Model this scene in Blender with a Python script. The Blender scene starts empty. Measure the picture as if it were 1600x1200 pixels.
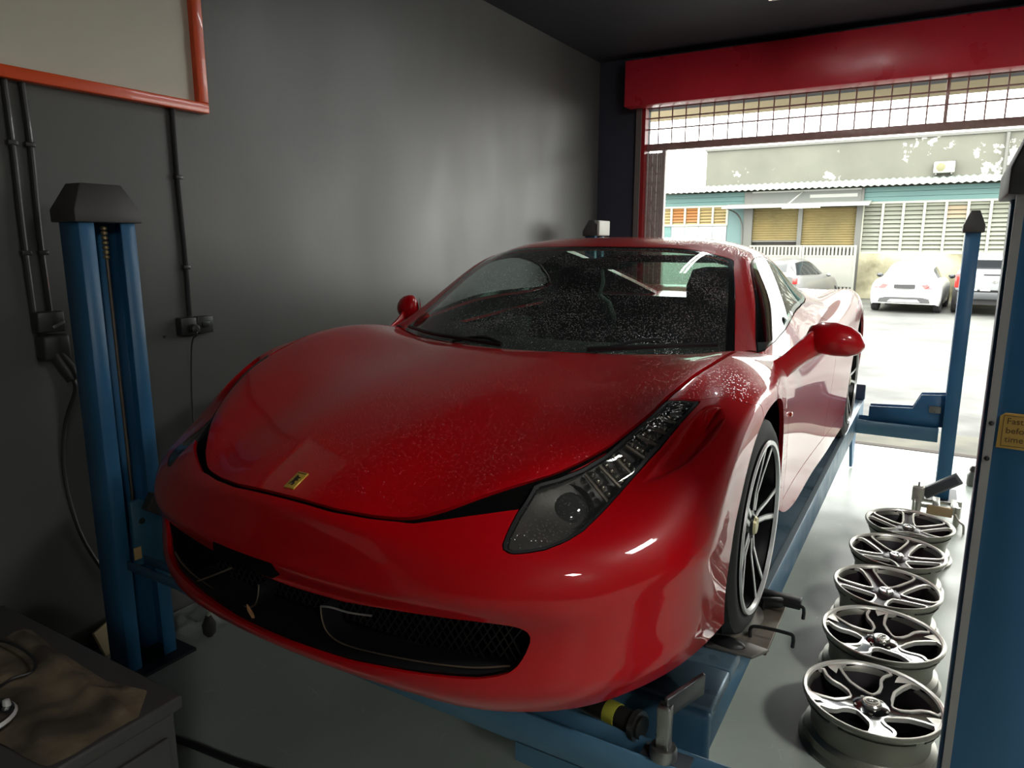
import bpy, bmesh, math, random
import numpy as np
from mathutils import Vector, Matrix
random.seed(7)
sc = bpy.context.scene
col = sc.collection
# ------------------------------------------------------------------ camera
cam_d = bpy.data.cameras.new('camera'); cam = bpy.data.objects.new('camera', cam_d); col.objects.link(cam)
cam.location = (1.34, -1.09, 1.73)
cam.rotation_euler = (math.radians(79.0), 0, math.radians(30.7))
cam_d.sensor_width = 36; cam_d.lens = 1110/1600*36; cam_d.clip_start = .02; cam_d.clip_end = 300
sc.camera = cam
# ------------------------------------------------------------------ world: bright overcast sky
wd = bpy.data.worlds.new('overcast_sky'); sc.world = wd; wd.use_nodes = True
nt = wd.node_tree; nt.nodes.clear()
wo = nt.nodes.new('ShaderNodeOutputWorld'); bg = nt.nodes.new('ShaderNodeBackground')
bg.inputs[0].default_value = (.985, 1.0, .955, 1); bg.inputs[1].default_value = 7.0
nt.links.new(bg.outputs[0], wo.inputs[0])
# light portal: helps sampling of the sky through the shop door
pd = bpy.data.lights.new('door_portal', 'AREA'); pd.shape = 'RECTANGLE'; pd.size = 5.2; pd.size_y = 3.0
pd.cycles.is_portal = True
po = bpy.data.objects.new('door_portal', pd); col.objects.link(po)
po.location = (1.35, 5.80, 1.55); po.rotation_euler = (math.radians(-90), 0, 0)
# ------------------------------------------------------------------ exposure
vs = sc.view_settings
vs.view_transform = 'Standard'; vs.look = 'None'; vs.exposure = 0.42; vs.gamma = 1.0; vs.use_curve_mapping = False
sc.cycles.max_bounces = 10; sc.cycles.diffuse_bounces = 4; sc.cycles.glossy_bounces = 4
sc.cycles.transparent_max_bounces = 12; sc.cycles.sample_clamp_indirect = 4.0; sc.cycles.sample_clamp_direct = 0
sc.cycles.caustics_reflective = False; sc.cycles.caustics_refractive = False
sc.cycles.use_denoising = True
try: sc.cycles.denoiser = 'OPENIMAGEDENOISE'
except Exception: pass
TUBE = 30.0      # radiance of the fluorescent tubes
# ------------------------------------------------------------------ materials
MATS = {}
def srgb(r, g, b):
    f = lambda c: (c/255/12.92) if c/255 <= .04045 else ((c/255+.055)/1.055)**2.4
    return (f(r), f(g), f(b), 1)
def mat(name, c, rough=.5, metal=0., var=0., vscale=6., bump=0., bscale=40., coat=0., spec=.5, c2=None, rvar=0., emit=None, estr=0., stretch=None, contrast=None):
    """principled material with optional noise colour variation, roughness variation and bump"""
    if name in MATS: return MATS[name]
    m = bpy.data.materials.new(name); m.use_nodes = True; n = m.node_tree; b = n.nodes['Principled BSDF']
    c = tuple(c)[:3]+(1,)
    b.inputs['Base Color'].default_value = c; b.inputs['Roughness'].default_value = rough; b.inputs['Metallic'].default_value = metal
    b.inputs['Coat Weight'].default_value = coat; b.inputs['Coat Roughness'].default_value = .03; b.inputs['Specular IOR Level'].default_value = spec
    if emit: b.inputs['Emission Color'].default_value = tuple(emit)[:3]+(1,); b.inputs['Emission Strength'].default_value = estr
    if var or bump or rvar or c2:
        tc = n.nodes.new('ShaderNodeTexCoord'); src = tc.outputs['Object']
        if stretch:
            mp = n.nodes.new('ShaderNodeMapping'); mp.inputs['Scale'].default_value = stretch
            n.links.new(src, mp.inputs[0]); src = mp.outputs[0]
    if var or c2:
        nz = n.nodes.new('ShaderNodeTexNoise'); nz.inputs['Scale'].default_value = vscale; nz.inputs['Detail'].default_value = 6
        n.links.new(src, nz.inputs['Vector'])
        mx = n.nodes.new('ShaderNodeMix'); mx.data_type = 'RGBA'
        lo = tuple(max(0, v*(1-var)) for v in c[:3])+(1,); hi = tuple(min(1, v*(1+var)) for v in c[:3])+(1,)
        if c2: lo, hi = c, tuple(c2)[:3]+(1,)
        mx.inputs[6].default_value = lo; mx.inputs[7].default_value = hi
        rp = n.nodes.new('ShaderNodeMapRange'); a, z = contrast or (.3, .7)
        rp.inputs[1].default_value = a; rp.inputs[2].default_value = z
        n.links.new(nz.outputs[0], rp.inputs[0]); n.links.new(rp.outputs[0], mx.inputs[0]); n.links.new(mx.outputs[2], b.inputs['Base Color'])
    if rvar:
        n2 = n.nodes.new('ShaderNodeTexNoise'); n2.inputs['Scale'].default_value = vscale*1.7; n2.inputs['Detail'].default_value = 5
        n.links.new(src, n2.inputs['Vector'])
        r2 = n.nodes.new('ShaderNodeMapRange'); r2.inputs[1].default_value = .3; r2.inputs[2].default_value = .7
        r2.inputs[3].default_value = max(.02, rough-rvar); r2.inputs[4].default_value = min(1, rough+rvar)
        n.links.new(n2.outputs[0], r2.inputs[0]); n.links.new(r2.outputs[0], b.inputs['Roughness'])
    if bump:
        n3 = n.nodes.new('ShaderNodeTexNoise'); n3.inputs['Scale'].default_value = bscale; n3.inputs['Detail'].default_value = 4
        n.links.new(src, n3.inputs['Vector'])
        bp = n.nodes.new('ShaderNodeBump'); bp.inputs['Strength'].default_value = bump; bp.inputs['Distance'].default_value = .01
        n.links.new(n3.outputs[0], bp.inputs['Height']); n.links.new(bp.outputs[0], b.inputs['Normal'])
    MATS[name] = m; return m
def drops_bump(m, scale=260., strength=.5, thresh=.35, where=None):
    """rain beads: rounded voronoi cells pushed into the normal"""
    n = m.node_tree; b = n.nodes['Principled BSDF']
    tc = n.nodes.new('ShaderNodeTexCoord'); vo = n.nodes.new('ShaderNodeTexVoronoi'); vo.inputs['Scale'].default_value = scale
    n.links.new(tc.outputs['Object'], vo.inputs['Vector'])
    nz = n.nodes.new('ShaderNodeTexNoise'); nz.inputs['Scale'].default_value = 5; nz.inputs['Detail'].default_value = 3
    n.links.new(tc.outputs['Object'], nz.inputs['Vector'])
    ad = n.nodes.new('ShaderNodeMath'); ad.operation = 'MULTIPLY_ADD'; ad.inputs[1].default_value = .5; ad.inputs[2].default_value = thresh-.25
    n.links.new(nz.outputs[0], ad.inputs[0])
    mr = n.nodes.new('ShaderNodeMapRange'); mr.inputs[1].default_value = 0; mr.inputs[3].default_value = 1; mr.inputs[4].default_value = 0
    mr.interpolation_type = 'SMOOTHSTEP'
    n.links.new(vo.outputs['Distance'], mr.inputs[0]); n.links.new(ad.outputs[0], mr.inputs[2])
    bp = n.nodes.new('ShaderNodeBump'); bp.inputs['Strength'].default_value = strength; bp.inputs['Distance'].default_value = .002
    n.links.new(mr.outputs[0], bp.inputs['Height'])
    n.links.new(bp.outputs[0], b.inputs['Coat Normal'])
    return bp
def glass_mat(name, tint, rough=.0, ior=1.45, drops=0., wash=None):
    """thin pane: tinted see-through mixed with mirror reflection by fresnel"""
    m = bpy.data.materials.new(name); m.use_nodes = True; n = m.node_tree; n.nodes.clear()
    o = n.nodes.new('ShaderNodeOutputMaterial'); t = n.nodes.new('ShaderNodeBsdfTransparent'); g = n.nodes.new('ShaderNodeBsdfGlossy')
    lw = n.nodes.new('ShaderNodeLayerWeight'); lw.inputs[0].default_value = .5; pw = n.nodes.new('ShaderNodeMath'); pw.operation = 'POWER'; pw.inputs[1].default_value = 5
    f = n.nodes.new('ShaderNodeMath'); f.operation = 'MULTIPLY_ADD'; f.inputs[1].default_value = .95; f.inputs[2].default_value = ((ior-1)/(ior+1))**2*1.3
    n.links.new(lw.outputs['Facing'], pw.inputs[0]); n.links.new(pw.outputs[0], f.inputs[0]); mx = n.nodes.new('ShaderNodeMixShader')
    t.inputs[0].default_value = tuple(tint)[:3]+(1,); g.inputs['Roughness'].default_value = rough
    n.links.new(f.outputs[0], mx.inputs[0]); n.links.new(t.outputs[0], mx.inputs[1]); n.links.new(g.outputs[0], mx.inputs[2])
    last = mx
    if drops:
        tc = n.nodes.new('ShaderNodeTexCoord'); vo = n.nodes.new('ShaderNodeTexVoronoi'); vo.inputs['Scale'].default_value = 150
        n.links.new(tc.outputs['Object'], vo.inputs['Vector'])
        nz = n.nodes.new('ShaderNodeTexNoise'); nz.inputs['Scale'].default_value = 7; nz.inputs['Detail'].default_value = 5
        n.links.new(tc.outputs['Object'], nz.inputs['Vector'])
        ad = n.nodes.new('ShaderNodeMath'); ad.operation = 'MULTIPLY_ADD'; ad.inputs[1].default_value = .9; ad.inputs[2].default_value = drops-.45
        n.links.new(nz.outputs[0], ad.inputs[0])
        mr = n.nodes.new('ShaderNodeMapRange'); mr.interpolation_type = 'SMOOTHSTEP'; mr.inputs[1].default_value = 0; mr.inputs[3].default_value = 1; mr.inputs[4].default_value = 0
        n.links.new(vo.outputs['Distance'], mr.inputs[0]); n.links.new(ad.outputs[0], mr.inputs[2])
        bp = n.nodes.new('ShaderNodeBump'); bp.inputs['Strength'].default_value = 1.0; bp.inputs['Distance'].default_value = .006
        n.links.new(mr.outputs[0], bp.inputs['Height']); n.links.new(bp.outputs[0], g.inputs['Normal']); n.links.new(bp.outputs[0], lw.inputs['Normal'])
        tl_ = n.nodes.new('ShaderNodeBsdfTranslucent'); tl_.inputs[0].default_value = (.8,.82,.82,1)
        df_ = n.nodes.new('ShaderNodeBsdfDiffuse'); df_.inputs[0].default_value = (.8,.82,.82,1)
        av = n.nodes.new('ShaderNodeMixShader'); av.inputs[0].default_value = .5; n.links.new(tl_.outputs[0], av.inputs[1]); n.links.new(df_.outputs[0], av.inputs[2])
        fq = n.nodes.new('ShaderNodeMath'); fq.operation = 'MULTIPLY_ADD'; fq.inputs[1].default_value = .30; fq.inputs[2].default_value = .028
        n.links.new(mr.outputs[0], fq.inputs[0])
        m2 = n.nodes.new('ShaderNodeMixShader'); n.links.new(fq.outputs[0], m2.inputs[0]); n.links.new(mx.outputs[0], m2.inputs[1]); n.links.new(av.outputs[0], m2.inputs[2])
        last = m2
    n.links.new(last.outputs[0], o.inputs[0])
    MATS[name] = m; return m
# ------------------------------------------------------------------ object helpers
def tag(o, label=None, cat=None, group=None, kind=None):
    if label: o['label'] = label
    if cat: o['category'] = cat
    if group: o['group'] = group
    if kind: o['kind'] = kind
    return o
def thing(name, label, cat, loc=(0,0,0), rotz=0, group=None):
    o = bpy.data.objects.new(name, None); col.objects.link(o); o.empty_display_size = .1
    o.location = loc; o.rotation_euler = (0, 0, rotz)
    return tag(o, label, cat, group)
def copy_tree(o, parent=None):
    c = o.copy(); col.objects.link(c); c.parent = parent
    for ch in o.children: copy_tree(ch, c)
    return c
def rotm(rx=0, ry=0, rz=0):
    return Matrix.Rotation(rz, 3, 'Z') @ Matrix.Rotation(ry, 3, 'Y') @ Matrix.Rotation(rx, 3, 'X')
class MB:
    """collects verts and faces; build() makes ONE mesh object"""
    def __init__(s): s.v = []; s.f = []
    def add(s, v, f):
        b = len(s.v); s.v += [tuple(p) for p in v]; s.f += [tuple(i+b for i in q) for q in f]; return s
    def box(s, x0, x1, y0, y1, z0, z1):
        return s.add([(x0,y0,z0),(x1,y0,z0),(x1,y1,z0),(x0,y1,z0),(x0,y0,z1),(x1,y0,z1),(x1,y1,z1),(x0,y1,z1)],
                     [(0,3,2,1),(4,5,6,7),(0,1,5,4),(1,2,6,5),(2,3,7,6),(3,0,4,7)])
    def rbox(s, c, size, R):
        hx, hy, hz = [d/2 for d in size]; b = MB().box(-hx,hx,-hy,hy,-hz,hz)
        return s.add([Vector(c)+R@Vector(p) for p in b.v], b.f)
    def prism(s, poly, h0, h1, plane='xy'):
        """polygon extruded; plane xy->z, xz->y, yz->x"""
        n = len(poly)
        P = {'xy': lambda a,b,h: (a,b,h), 'xz': lambda a,b,h: (a,h,b), 'yz': lambda a,b,h: (h,a,b)}[plane]
        ar = sum(poly[i][0]*poly[(i+1)%n][1]-poly[(i+1)%n][0]*poly[i][1] for i in range(n))
        flip = (ar < 0) != (plane == 'xz')
        v = [P(a,b,h0) for a,b in poly]+[P(a,b,h1) for a,b in poly]
        f = [tuple(range(n-1,-1,-1)), tuple(range(n,2*n))]+[(i,(i+1)%n,n+(i+1)%n,n+i) for i in range(n)]
        if flip: f = [tuple(reversed(q)) for q in f]
        return s.add(v, f)
    def tube(s, path, r, n=8, cap=True):
        path = [Vector(p) for p in path]; rs = r if hasattr(r,'__len__') else [r]*len(path)
        v = []; f = []; up = None
        for i, p in enumerate(path):
            d = (path[min(i+1,len(path)-1)]-path[max(i-1,0)]).normalized()
            if up is None:
                up = d.orthogonal().normalized()
            else:
                up = (up-d*up.dot(d)); up = up.normalized() if up.length > 1e-6 else d.orthogonal().normalized()
            w = d.cross(up)
            for k in range(n):
                a = 2*math.pi*k/n; v.append(p+(up*math.cos(a)+w*math.sin(a))*rs[i])
        for i in range(len(path)-1):
            for k in range(n):
                f.append((i*n+k, i*n+(k+1)%n, (i+1)*n+(k+1)%n, (i+1)*n+k))
        if cap: f.append(tuple(range(n-1,-1,-1))); f.append(tuple(range((len(path)-1)*n, len(path)*n)))
        return s.add(v, f)
    def lathe(s, prof, n=32, axis='z', c=(0,0,0), closed=False, cap=True):
        """profile of (r, h) revolved"""
        v = []; f = []; m = len(prof)
        for r, h in prof:
            for k in range(n):
                a = 2*math.pi*k/n; x, y = r*math.cos(a), r*math.sin(a)
                p = {'z': (x,y,h), 'x': (h,x,y), 'y': (y,h,x)}[axis]
                v.append((c[0]+p[0], c[1]+p[1], c[2]+p[2]))
        for i in range(m if closed else m-1):
            j = (i+1)%m
            for k in range(n): f.append((i*n+k, i*n+(k+1)%n, j*n+(k+1)%n, j*n+k))
        if not closed and cap:
            if prof[0][0] > 1e-6: f.append(tuple(range(n-1,-1,-1)))
            if prof[-1][0] > 1e-6: f.append(tuple(range((m-1)*n, m*n)))
        return s.add(v, f)
    def ball(s, c, r, n=12, m=8, sq=(1,1,1)):
        prof = [(max(1e-4, math.sin(math.pi*i/m)), -math.cos(math.pi*i/m)) for i in range(m+1)]
        b = MB().lathe(prof, n)
        return s.add([(c[0]+p[0]*r*sq[0], c[1]+p[1]*r*sq[1], c[2]+p[2]*r*sq[2]) for p in b.v], b.f)
    def grid(s, rows, close_u=False, close_v=False):
        nu, nv = len(rows), len(rows[0]); v = [p for r in rows for p in r]; f = []
        for i in range(nu if close_u else nu-1):
            for j in range(nv if close_v else nv-1):
                f.append((i*nv+j, i*nv+(j+1)%nv, ((i+1)%nu)*nv+(j+1)%nv, ((i+1)%nu)*nv+j))
        return s.add(v, f)
    def xf(s, M):
        s.v = [tuple(M @ Vector(p)) for p in s.v]; return s
    def mesh(s, name, smooth=False, bevel=0., seg=2, angle=35):
        me = bpy.data.meshes.new(name)
        bm = bmesh.new()
        vs_ = [bm.verts.new(p) for p in s.v]
        for q in s.f:
            if len(set(q)) < 3: continue
            try: bm.faces.new([vs_[i] for i in q])
            except ValueError: pass
        bmesh.ops.remove_doubles(bm, verts=bm.verts, dist=1e-6)
        bmesh.ops.recalc_face_normals(bm, faces=bm.faces)
        if bevel:
            es = [e for e in bm.edges if len(e.link_faces) == 2 and e.calc_face_angle(0) > math.radians(30)]
            bmesh.ops.bevel(bm, geom=es, offset=bevel, segments=seg, affect='EDGES', profile=.5, clamp_overlap=True)
        for fc in bm.faces: fc.smooth = bool(smooth or bevel)
        if smooth or bevel:
            for e in bm.edges:
                if len(e.link_faces) == 2 and e.calc_face_angle(0) > math.radians(angle if not bevel else 50): e.smooth = False
        bm.to_mesh(me); bm.free(); return me
    def build(s, name, m, parent=None, smooth=False, bevel=0., seg=2, loc=None, angle=35):
        me = s.mesh(name, smooth, bevel, seg, angle)
        if m is not None: me.materials.append(m if not isinstance(m, str) else MATS[m])
        return link(name, me, parent, loc)
def link(name, me, parent=None, loc=None):
    o = bpy.data.objects.new(name, me); col.objects.link(o); o.parent = parent
    if loc is not None: o.location = loc
    return o
def piece(name, me, parent, loc, rot=None, scale=None):
    o = link(name, me, parent, loc)
    if rot: o.rotation_euler = rot
    if scale: o.scale = scale
    return o
def struct(o): o['kind'] = 'structure'; return o
def smooth_path(pts, k=6):
    """catmull-rom through points"""
    P = [Vector(p) for p in pts]; out = []
    for i in range(len(P)-1):
        a, b, c_, d = P[max(i-1,0)], P[i], P[i+1], P[min(i+2,len(P)-1)]
        for j in range(k):
            t = j/k; out.append(.5*((2*b)+(-a+c_)*t+(2*a-5*b+4*c_-d)*t*t+(-a+3*b-3*c_+d)*t**3))
    out.append(P[-1]); return out
# ------------------------------------------------------------------ the room
FLOOR_M = mat('epoxy_floor', srgb(192,202,191), .38, 0, c2=srgb(168,178,168), vscale=1.6, rvar=.10, bump=.03, bscale=9)
def scuffs(m):
    n = m.node_tree; b = n.nodes['Principled BSDF']; tc = n.nodes.new('ShaderNodeTexCoord')
    a = n.nodes.new('ShaderNodeTexNoise'); a.inputs['Scale'].default_value = 4.5; a.inputs['Detail'].default_value = 1; a.inputs['Distortion'].default_value = 1.5
    g = n.nodes.new('ShaderNodeTexNoise'); g.inputs['Scale'].default_value = 9; g.inputs['Detail'].default_value = 2
    n.links.new(tc.outputs['Object'], a.inputs['Vector']); n.links.new(tc.outputs['Object'], g.inputs['Vector'])
    su = n.nodes.new('ShaderNodeMath'); su.operation = 'SUBTRACT'; su.inputs[1].default_value = .5; n.links.new(a.outputs[0], su.inputs[0])
    ab = n.nodes.new('ShaderNodeMath'); ab.operation = 'ABSOLUTE'; n.links.new(su.outputs[0], ab.inputs[0])
    r = n.nodes.new('ShaderNodeMapRange'); r.inputs[1].default_value = .003; r.inputs[2].default_value = .0; n.links.new(ab.outputs[0], r.inputs[0])
    q = n.nodes.new('ShaderNodeMapRange'); q.inputs[1].default_value = .56; q.inputs[2].default_value = .62; n.links.new(g.outputs[0], q.inputs[0])
    mu = n.nodes.new('ShaderNodeMath'); mu.operation = 'MULTIPLY'; n.links.new(r.outputs[0], mu.inputs[0]); n.links.new(q.outputs[0], mu.inputs[1])
    mx = n.nodes.new('ShaderNodeMix'); mx.data_type = 'RGBA'; mx.inputs[7].default_value = (.85,.87,.84,1)
    old = b.inputs['Base Color'].links[0].from_socket; n.links.new(old, mx.inputs[6]); n.links.new(mu.outputs[0], mx.inputs[0]); n.links.new(mx.outputs[2], b.inputs['Base Color'])
scuffs(FLOOR_M)
WALL_M = mat('charcoal_wall', srgb(94,94,90), .46, 0, c2=srgb(82,82,79), vscale=1.1, bump=.05, bscale=30, stretch=(1,1,.35), spec=.5, rvar=.06)
NAVY_M = mat('navy_paint', srgb(52,56,68), .6, 0, var=.15, vscale=2)
CEIL_M = mat('ceiling_paint', srgb(44,47,56), .7, 0, var=.12, vscale=2)
GREYW_M = mat('grey_wall', srgb(92,92,89), .6, 0, var=.1, vscale=1.5)
RED_B = mat('red_beam_paint', srgb(214,48,62), .34, 0, c2=srgb(198,40,54), vscale=3, rvar=.1)
STEEL = mat('worn_steel', srgb(150,150,146), .35, .9, var=.25, vscale=14, rvar=.1)
DARK = mat('black_plastic', (.012,.012,.013), .42)
RUBBER = mat('black_rubber', (.014,.014,.015), .7, bump=.1, bscale=80)
CONC = mat('pale_concrete', srgb(128,126,112), .85, 0, c2=srgb(96,96,88), vscale=2.2, bump=.2, bscale=20)
XL, XR, YF, YB, ZC = -1.66, 5.0, -5.0, 5.63, 3.46
struct(MB().box(XL-.2, XR+.2, YF-.2, YB+.17, -.2, 0).build('floor', FLOOR_M))
struct(MB().box(XL-.2, XL, YF-.2, YB+.3, 0, ZC+.3).build('wall_left', WALL_M))
struct(MB().box(XR, XR+.2, YF-.2, YB+.3, 0, ZC+.3).build('wall_right', GREYW_M))
struct(MB().box(XL, XR, YF-.2, YF, 0, ZC+.3).build('wall_front', GREYW_M))
struct(MB().box(XL, XR, YF, YB+.3, ZC, ZC+.3).build('ceiling', CEIL_M))
DX0, DX1 = -1.24, 3.95
wb = struct(MB().box(XL, DX0, YB, YB+.3, 0, ZC).build('wall_back', NAVY_M))
struct(MB().box(DX1, XR, YB, YB+.3, 0, ZC).build('wall_pier', NAVY_M))
struct(MB().box(DX0, DX1, YB+.02, YB+.3, 3.02, ZC).build('wall_lintel', NAVY_M))
# red shutter box over the door
struct(MB().box(-1.33, 4.1, 5.45, YB, 3.0, 3.40).build('trim_2', RED_B, bevel=.006))
# door posts
struct(MB().box(DX0-.02, DX0+.03, YB-.04, YB, 0, 3.0).build('trim_3', mat('post_grey', srgb(120,116,112), .4, .3)))
struct(MB().box(DX0+.03, DX0+.065, YB-.02, YB+.06, 0, 3.0).build('trim_4', mat('post_red', srgb(150,30,34), .4)))
# steel bar across the opening and grille of thin bars above it
BROWN = mat('brown_steel', srgb(168,138,132), .45, .1, var=.15, vscale=20)
gr = thing('door_grille', 'grille of thin dark bars above the brown crossbar of the shop door', 'grille', (0, 5.70, 2.62))
MB().box(DX0, DX1, -.03, .03, 0, .062).build('crossbar', BROWN, gr, bevel=.004)
vb = MB().tube([(0,0,.062),(0,0,.42)], .0068, 6).mesh('vertical_bar', True); vb.materials.append(BROWN)
x = DX0+.035; k = 0
while x < DX1:
    piece('vertical_bar', vb, gr, (x, 0, 0), scale=(2.1,2.1,1) if k == 19 else None); x += .130; k += 1
hb = MB().tube([(DX0,0,0),(DX1,0,0)], .0068, 6).mesh('horizontal_bar', True); hb.materials.append(BROWN)
for z in (.195, .295, .385): piece('horizontal_bar', hb, gr, (0, -.008, z))
# folded lattice gate
fg = thing('folding_gate', 'grey lattice gate folded up at the left side of the door', 'gate', (-1.10, 5.70, 0))
GATE = mat('gate_steel', srgb(184,176,170), .5, .2, var=.2, vscale=30)
up = MB().box(-.008, .008, -.02, .02, .02, 2.60).mesh('upright', False); up.materials.append(GATE)
for i in range(7): piece('upright', up, fg, (-.075+i*.023, (i % 2)*.012, 0))
MB().box(.078, .112, -.03, .03, .0, 2.62).build('lead_post', mat('gate_post', srgb(190,182,176), .45, .1), fg, bevel=.003)
ls = MB()
br = MB().rbox((0,0,0), (.17,.004,.016), rotm(0,math.radians(64),0)).mesh('lattice_bar'); br.materials.append(GATE)
for i in range(14): piece('lattice_bar', br, fg, (-.005, -.028, .2+i*.175))
# sill outside and the street
struct(MB().box(DX0-.4, DX1+.5, YB+.17, 6.55, -.3, -.004).build('floor_sill', CONC))
struct(MB().box(DX0-.4, DX1+.5, YB+.11, YB+.19, -.05, .004).build('trim_5', mat('dark_threshold', srgb(70,58,50), .8)))
struct(MB().box(-45, 45, 6.0, 60, -.4, -.02).build('floor_street', mat('wet_asphalt', srgb(84,85,80), .6, 0, c2=srgb(54,55,52), vscale=.8, rvar=.18, bump=.12, bscale=25)))
# porch over the pavement outside
struct(MB().box(DX0-1.2, DX1+1.5, 5.95, 8.5, 3.36, 3.54).build('ceiling_porch', mat('porch_beige', srgb(176,160,128), .8, var=.08, vscale=1)))
struct(MB().box(DX0-1.2, DX1+1.5, 6.6, 6.75, 3.28, 3.36).build('trim_6', MATS['porch_beige']))
# fluorescent tubes
EM = mat('tube_glow', (1,1,1), .5, emit=(.96,1,.98), estr=TUBE)
HOUS = mat('lamp_white', srgb(220,220,214), .4)
def tube_lamp(x, y, z, length, label, rz=0):
    t = thing('ceiling_lamp', label, 'lamp', (x, y, z), rz, 'ceiling tube lamps')
    MB().box(-.06,.06,-length/2-.03,length/2+.03,0,.055).build('housing', HOUS, t, bevel=.004)
    for x_ in (-.035, .035): MB().tube([(x_,-length/2,-.022),(x_,length/2,-.022)], .019, 10).build('tube', EM, t, smooth=True)
    for s in (-1,1): MB().box(-.055,.055,s*length/2-.012,s*length/2+.012,-.045,0).build('end_holder', HOUS, t)
tube_lamp(.33, 3.55, 3.405, 1.5, 'white tube lamp on the ceiling near the red beam', math.radians(8))
def panel_lamp(x, y, label, strength, size=.6):
    t = thing('ceiling_panel_lamp', label, 'lamp', (x, y, ZC-.03), 0, 'ceiling panel lamps')
    h = size/2
    for nm, a in (('frame',(-h-.02,h+.02,-h-.02,-h,0,.03)),('frame',(-h-.02,h+.02,h,h+.02,0,.03)),('frame',(-h-.02,-h,-h,h,0,.03)),('frame',(h,h+.02,-h,h,0,.03))): MB().box(*a).build(nm, HOUS, t)
    MB().box(-h,h,-h,h,.008,.03).build('diffuser', mat('panel_glow_%d' % strength, (1,1,1), .5, emit=(1,.99,.95), estr=strength), t)
panel_lamp(3.5, .2, 'unseen fill panel added on the ceiling over the empty right bay', 50)  # added fill light, out of view, for the left wall and posts
panel_lamp(4.3, -3.3, 'square panel lamp on the ceiling in the far front corner', 52)
# unseen pale bench by the left wall, added for its reflection in the bumper
wbn = thing('reflection_bench', 'unseen pale bench added by the left wall to show in the bumper', 'reflection_bench', (XL+.3, -2.7, 0))
PALE = mat('bench_pale', srgb(190,188,180), .5)
MB().box(-.29,.29,-1.3,1.3,.82,.87).build('bench_top', PALE, wbn, bevel=.005)
for yy in (-1.27,-.43,.41): MB().box(-.28,.27,yy,yy+.83,.06,.81).build('bench_cupboard', PALE, wbn, bevel=.005)
MB().box(-.27,.24,-1.25,1.25,0,.06).build('plinth', DARK, wbn)
# ------------------------------------------------------------------ the red sports car
LIFT = .55                       # runway height
CY = 2.2                         # car origin (middle) behind the nose
PAINT = mat('car_red_paint', srgb(188,1,14), .38, 0, coat=.8, spec=.2)
PAINTW = mat('car_red_paint_wet', srgb(188,1,14), .38, 0, coat=.8, spec=.2)
drops_bump(PAINTW, 120, .9, .34)
BLK = mat('gloss_black', (.006,.006,.007), .16, coat=.3)
MATTE = mat('car_black', (.008,.008,.009), .6)
SHUT = mat('dull_black', (.002,.002,.002), .9, spec=.1)  # near-black for gaps, ducts, wheel wells and black fittings
WS = glass_mat('windscreen_glass', (.52,.58,.55), 0., 1.5, drops=.45)
SIDEG = glass_mat('side_glass', (.66,.72,.70), 0., 1.55)
REARG = glass_mat('rear_glass', (.50,.78,.64), 0., 1.5)
LAMPG = glass_mat('lamp_glass', (.86,.86,.85), .02, 1.5, drops=.30)
SILVER = mat('machined_alloy', srgb(234,234,232), .3, .45)
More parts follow.
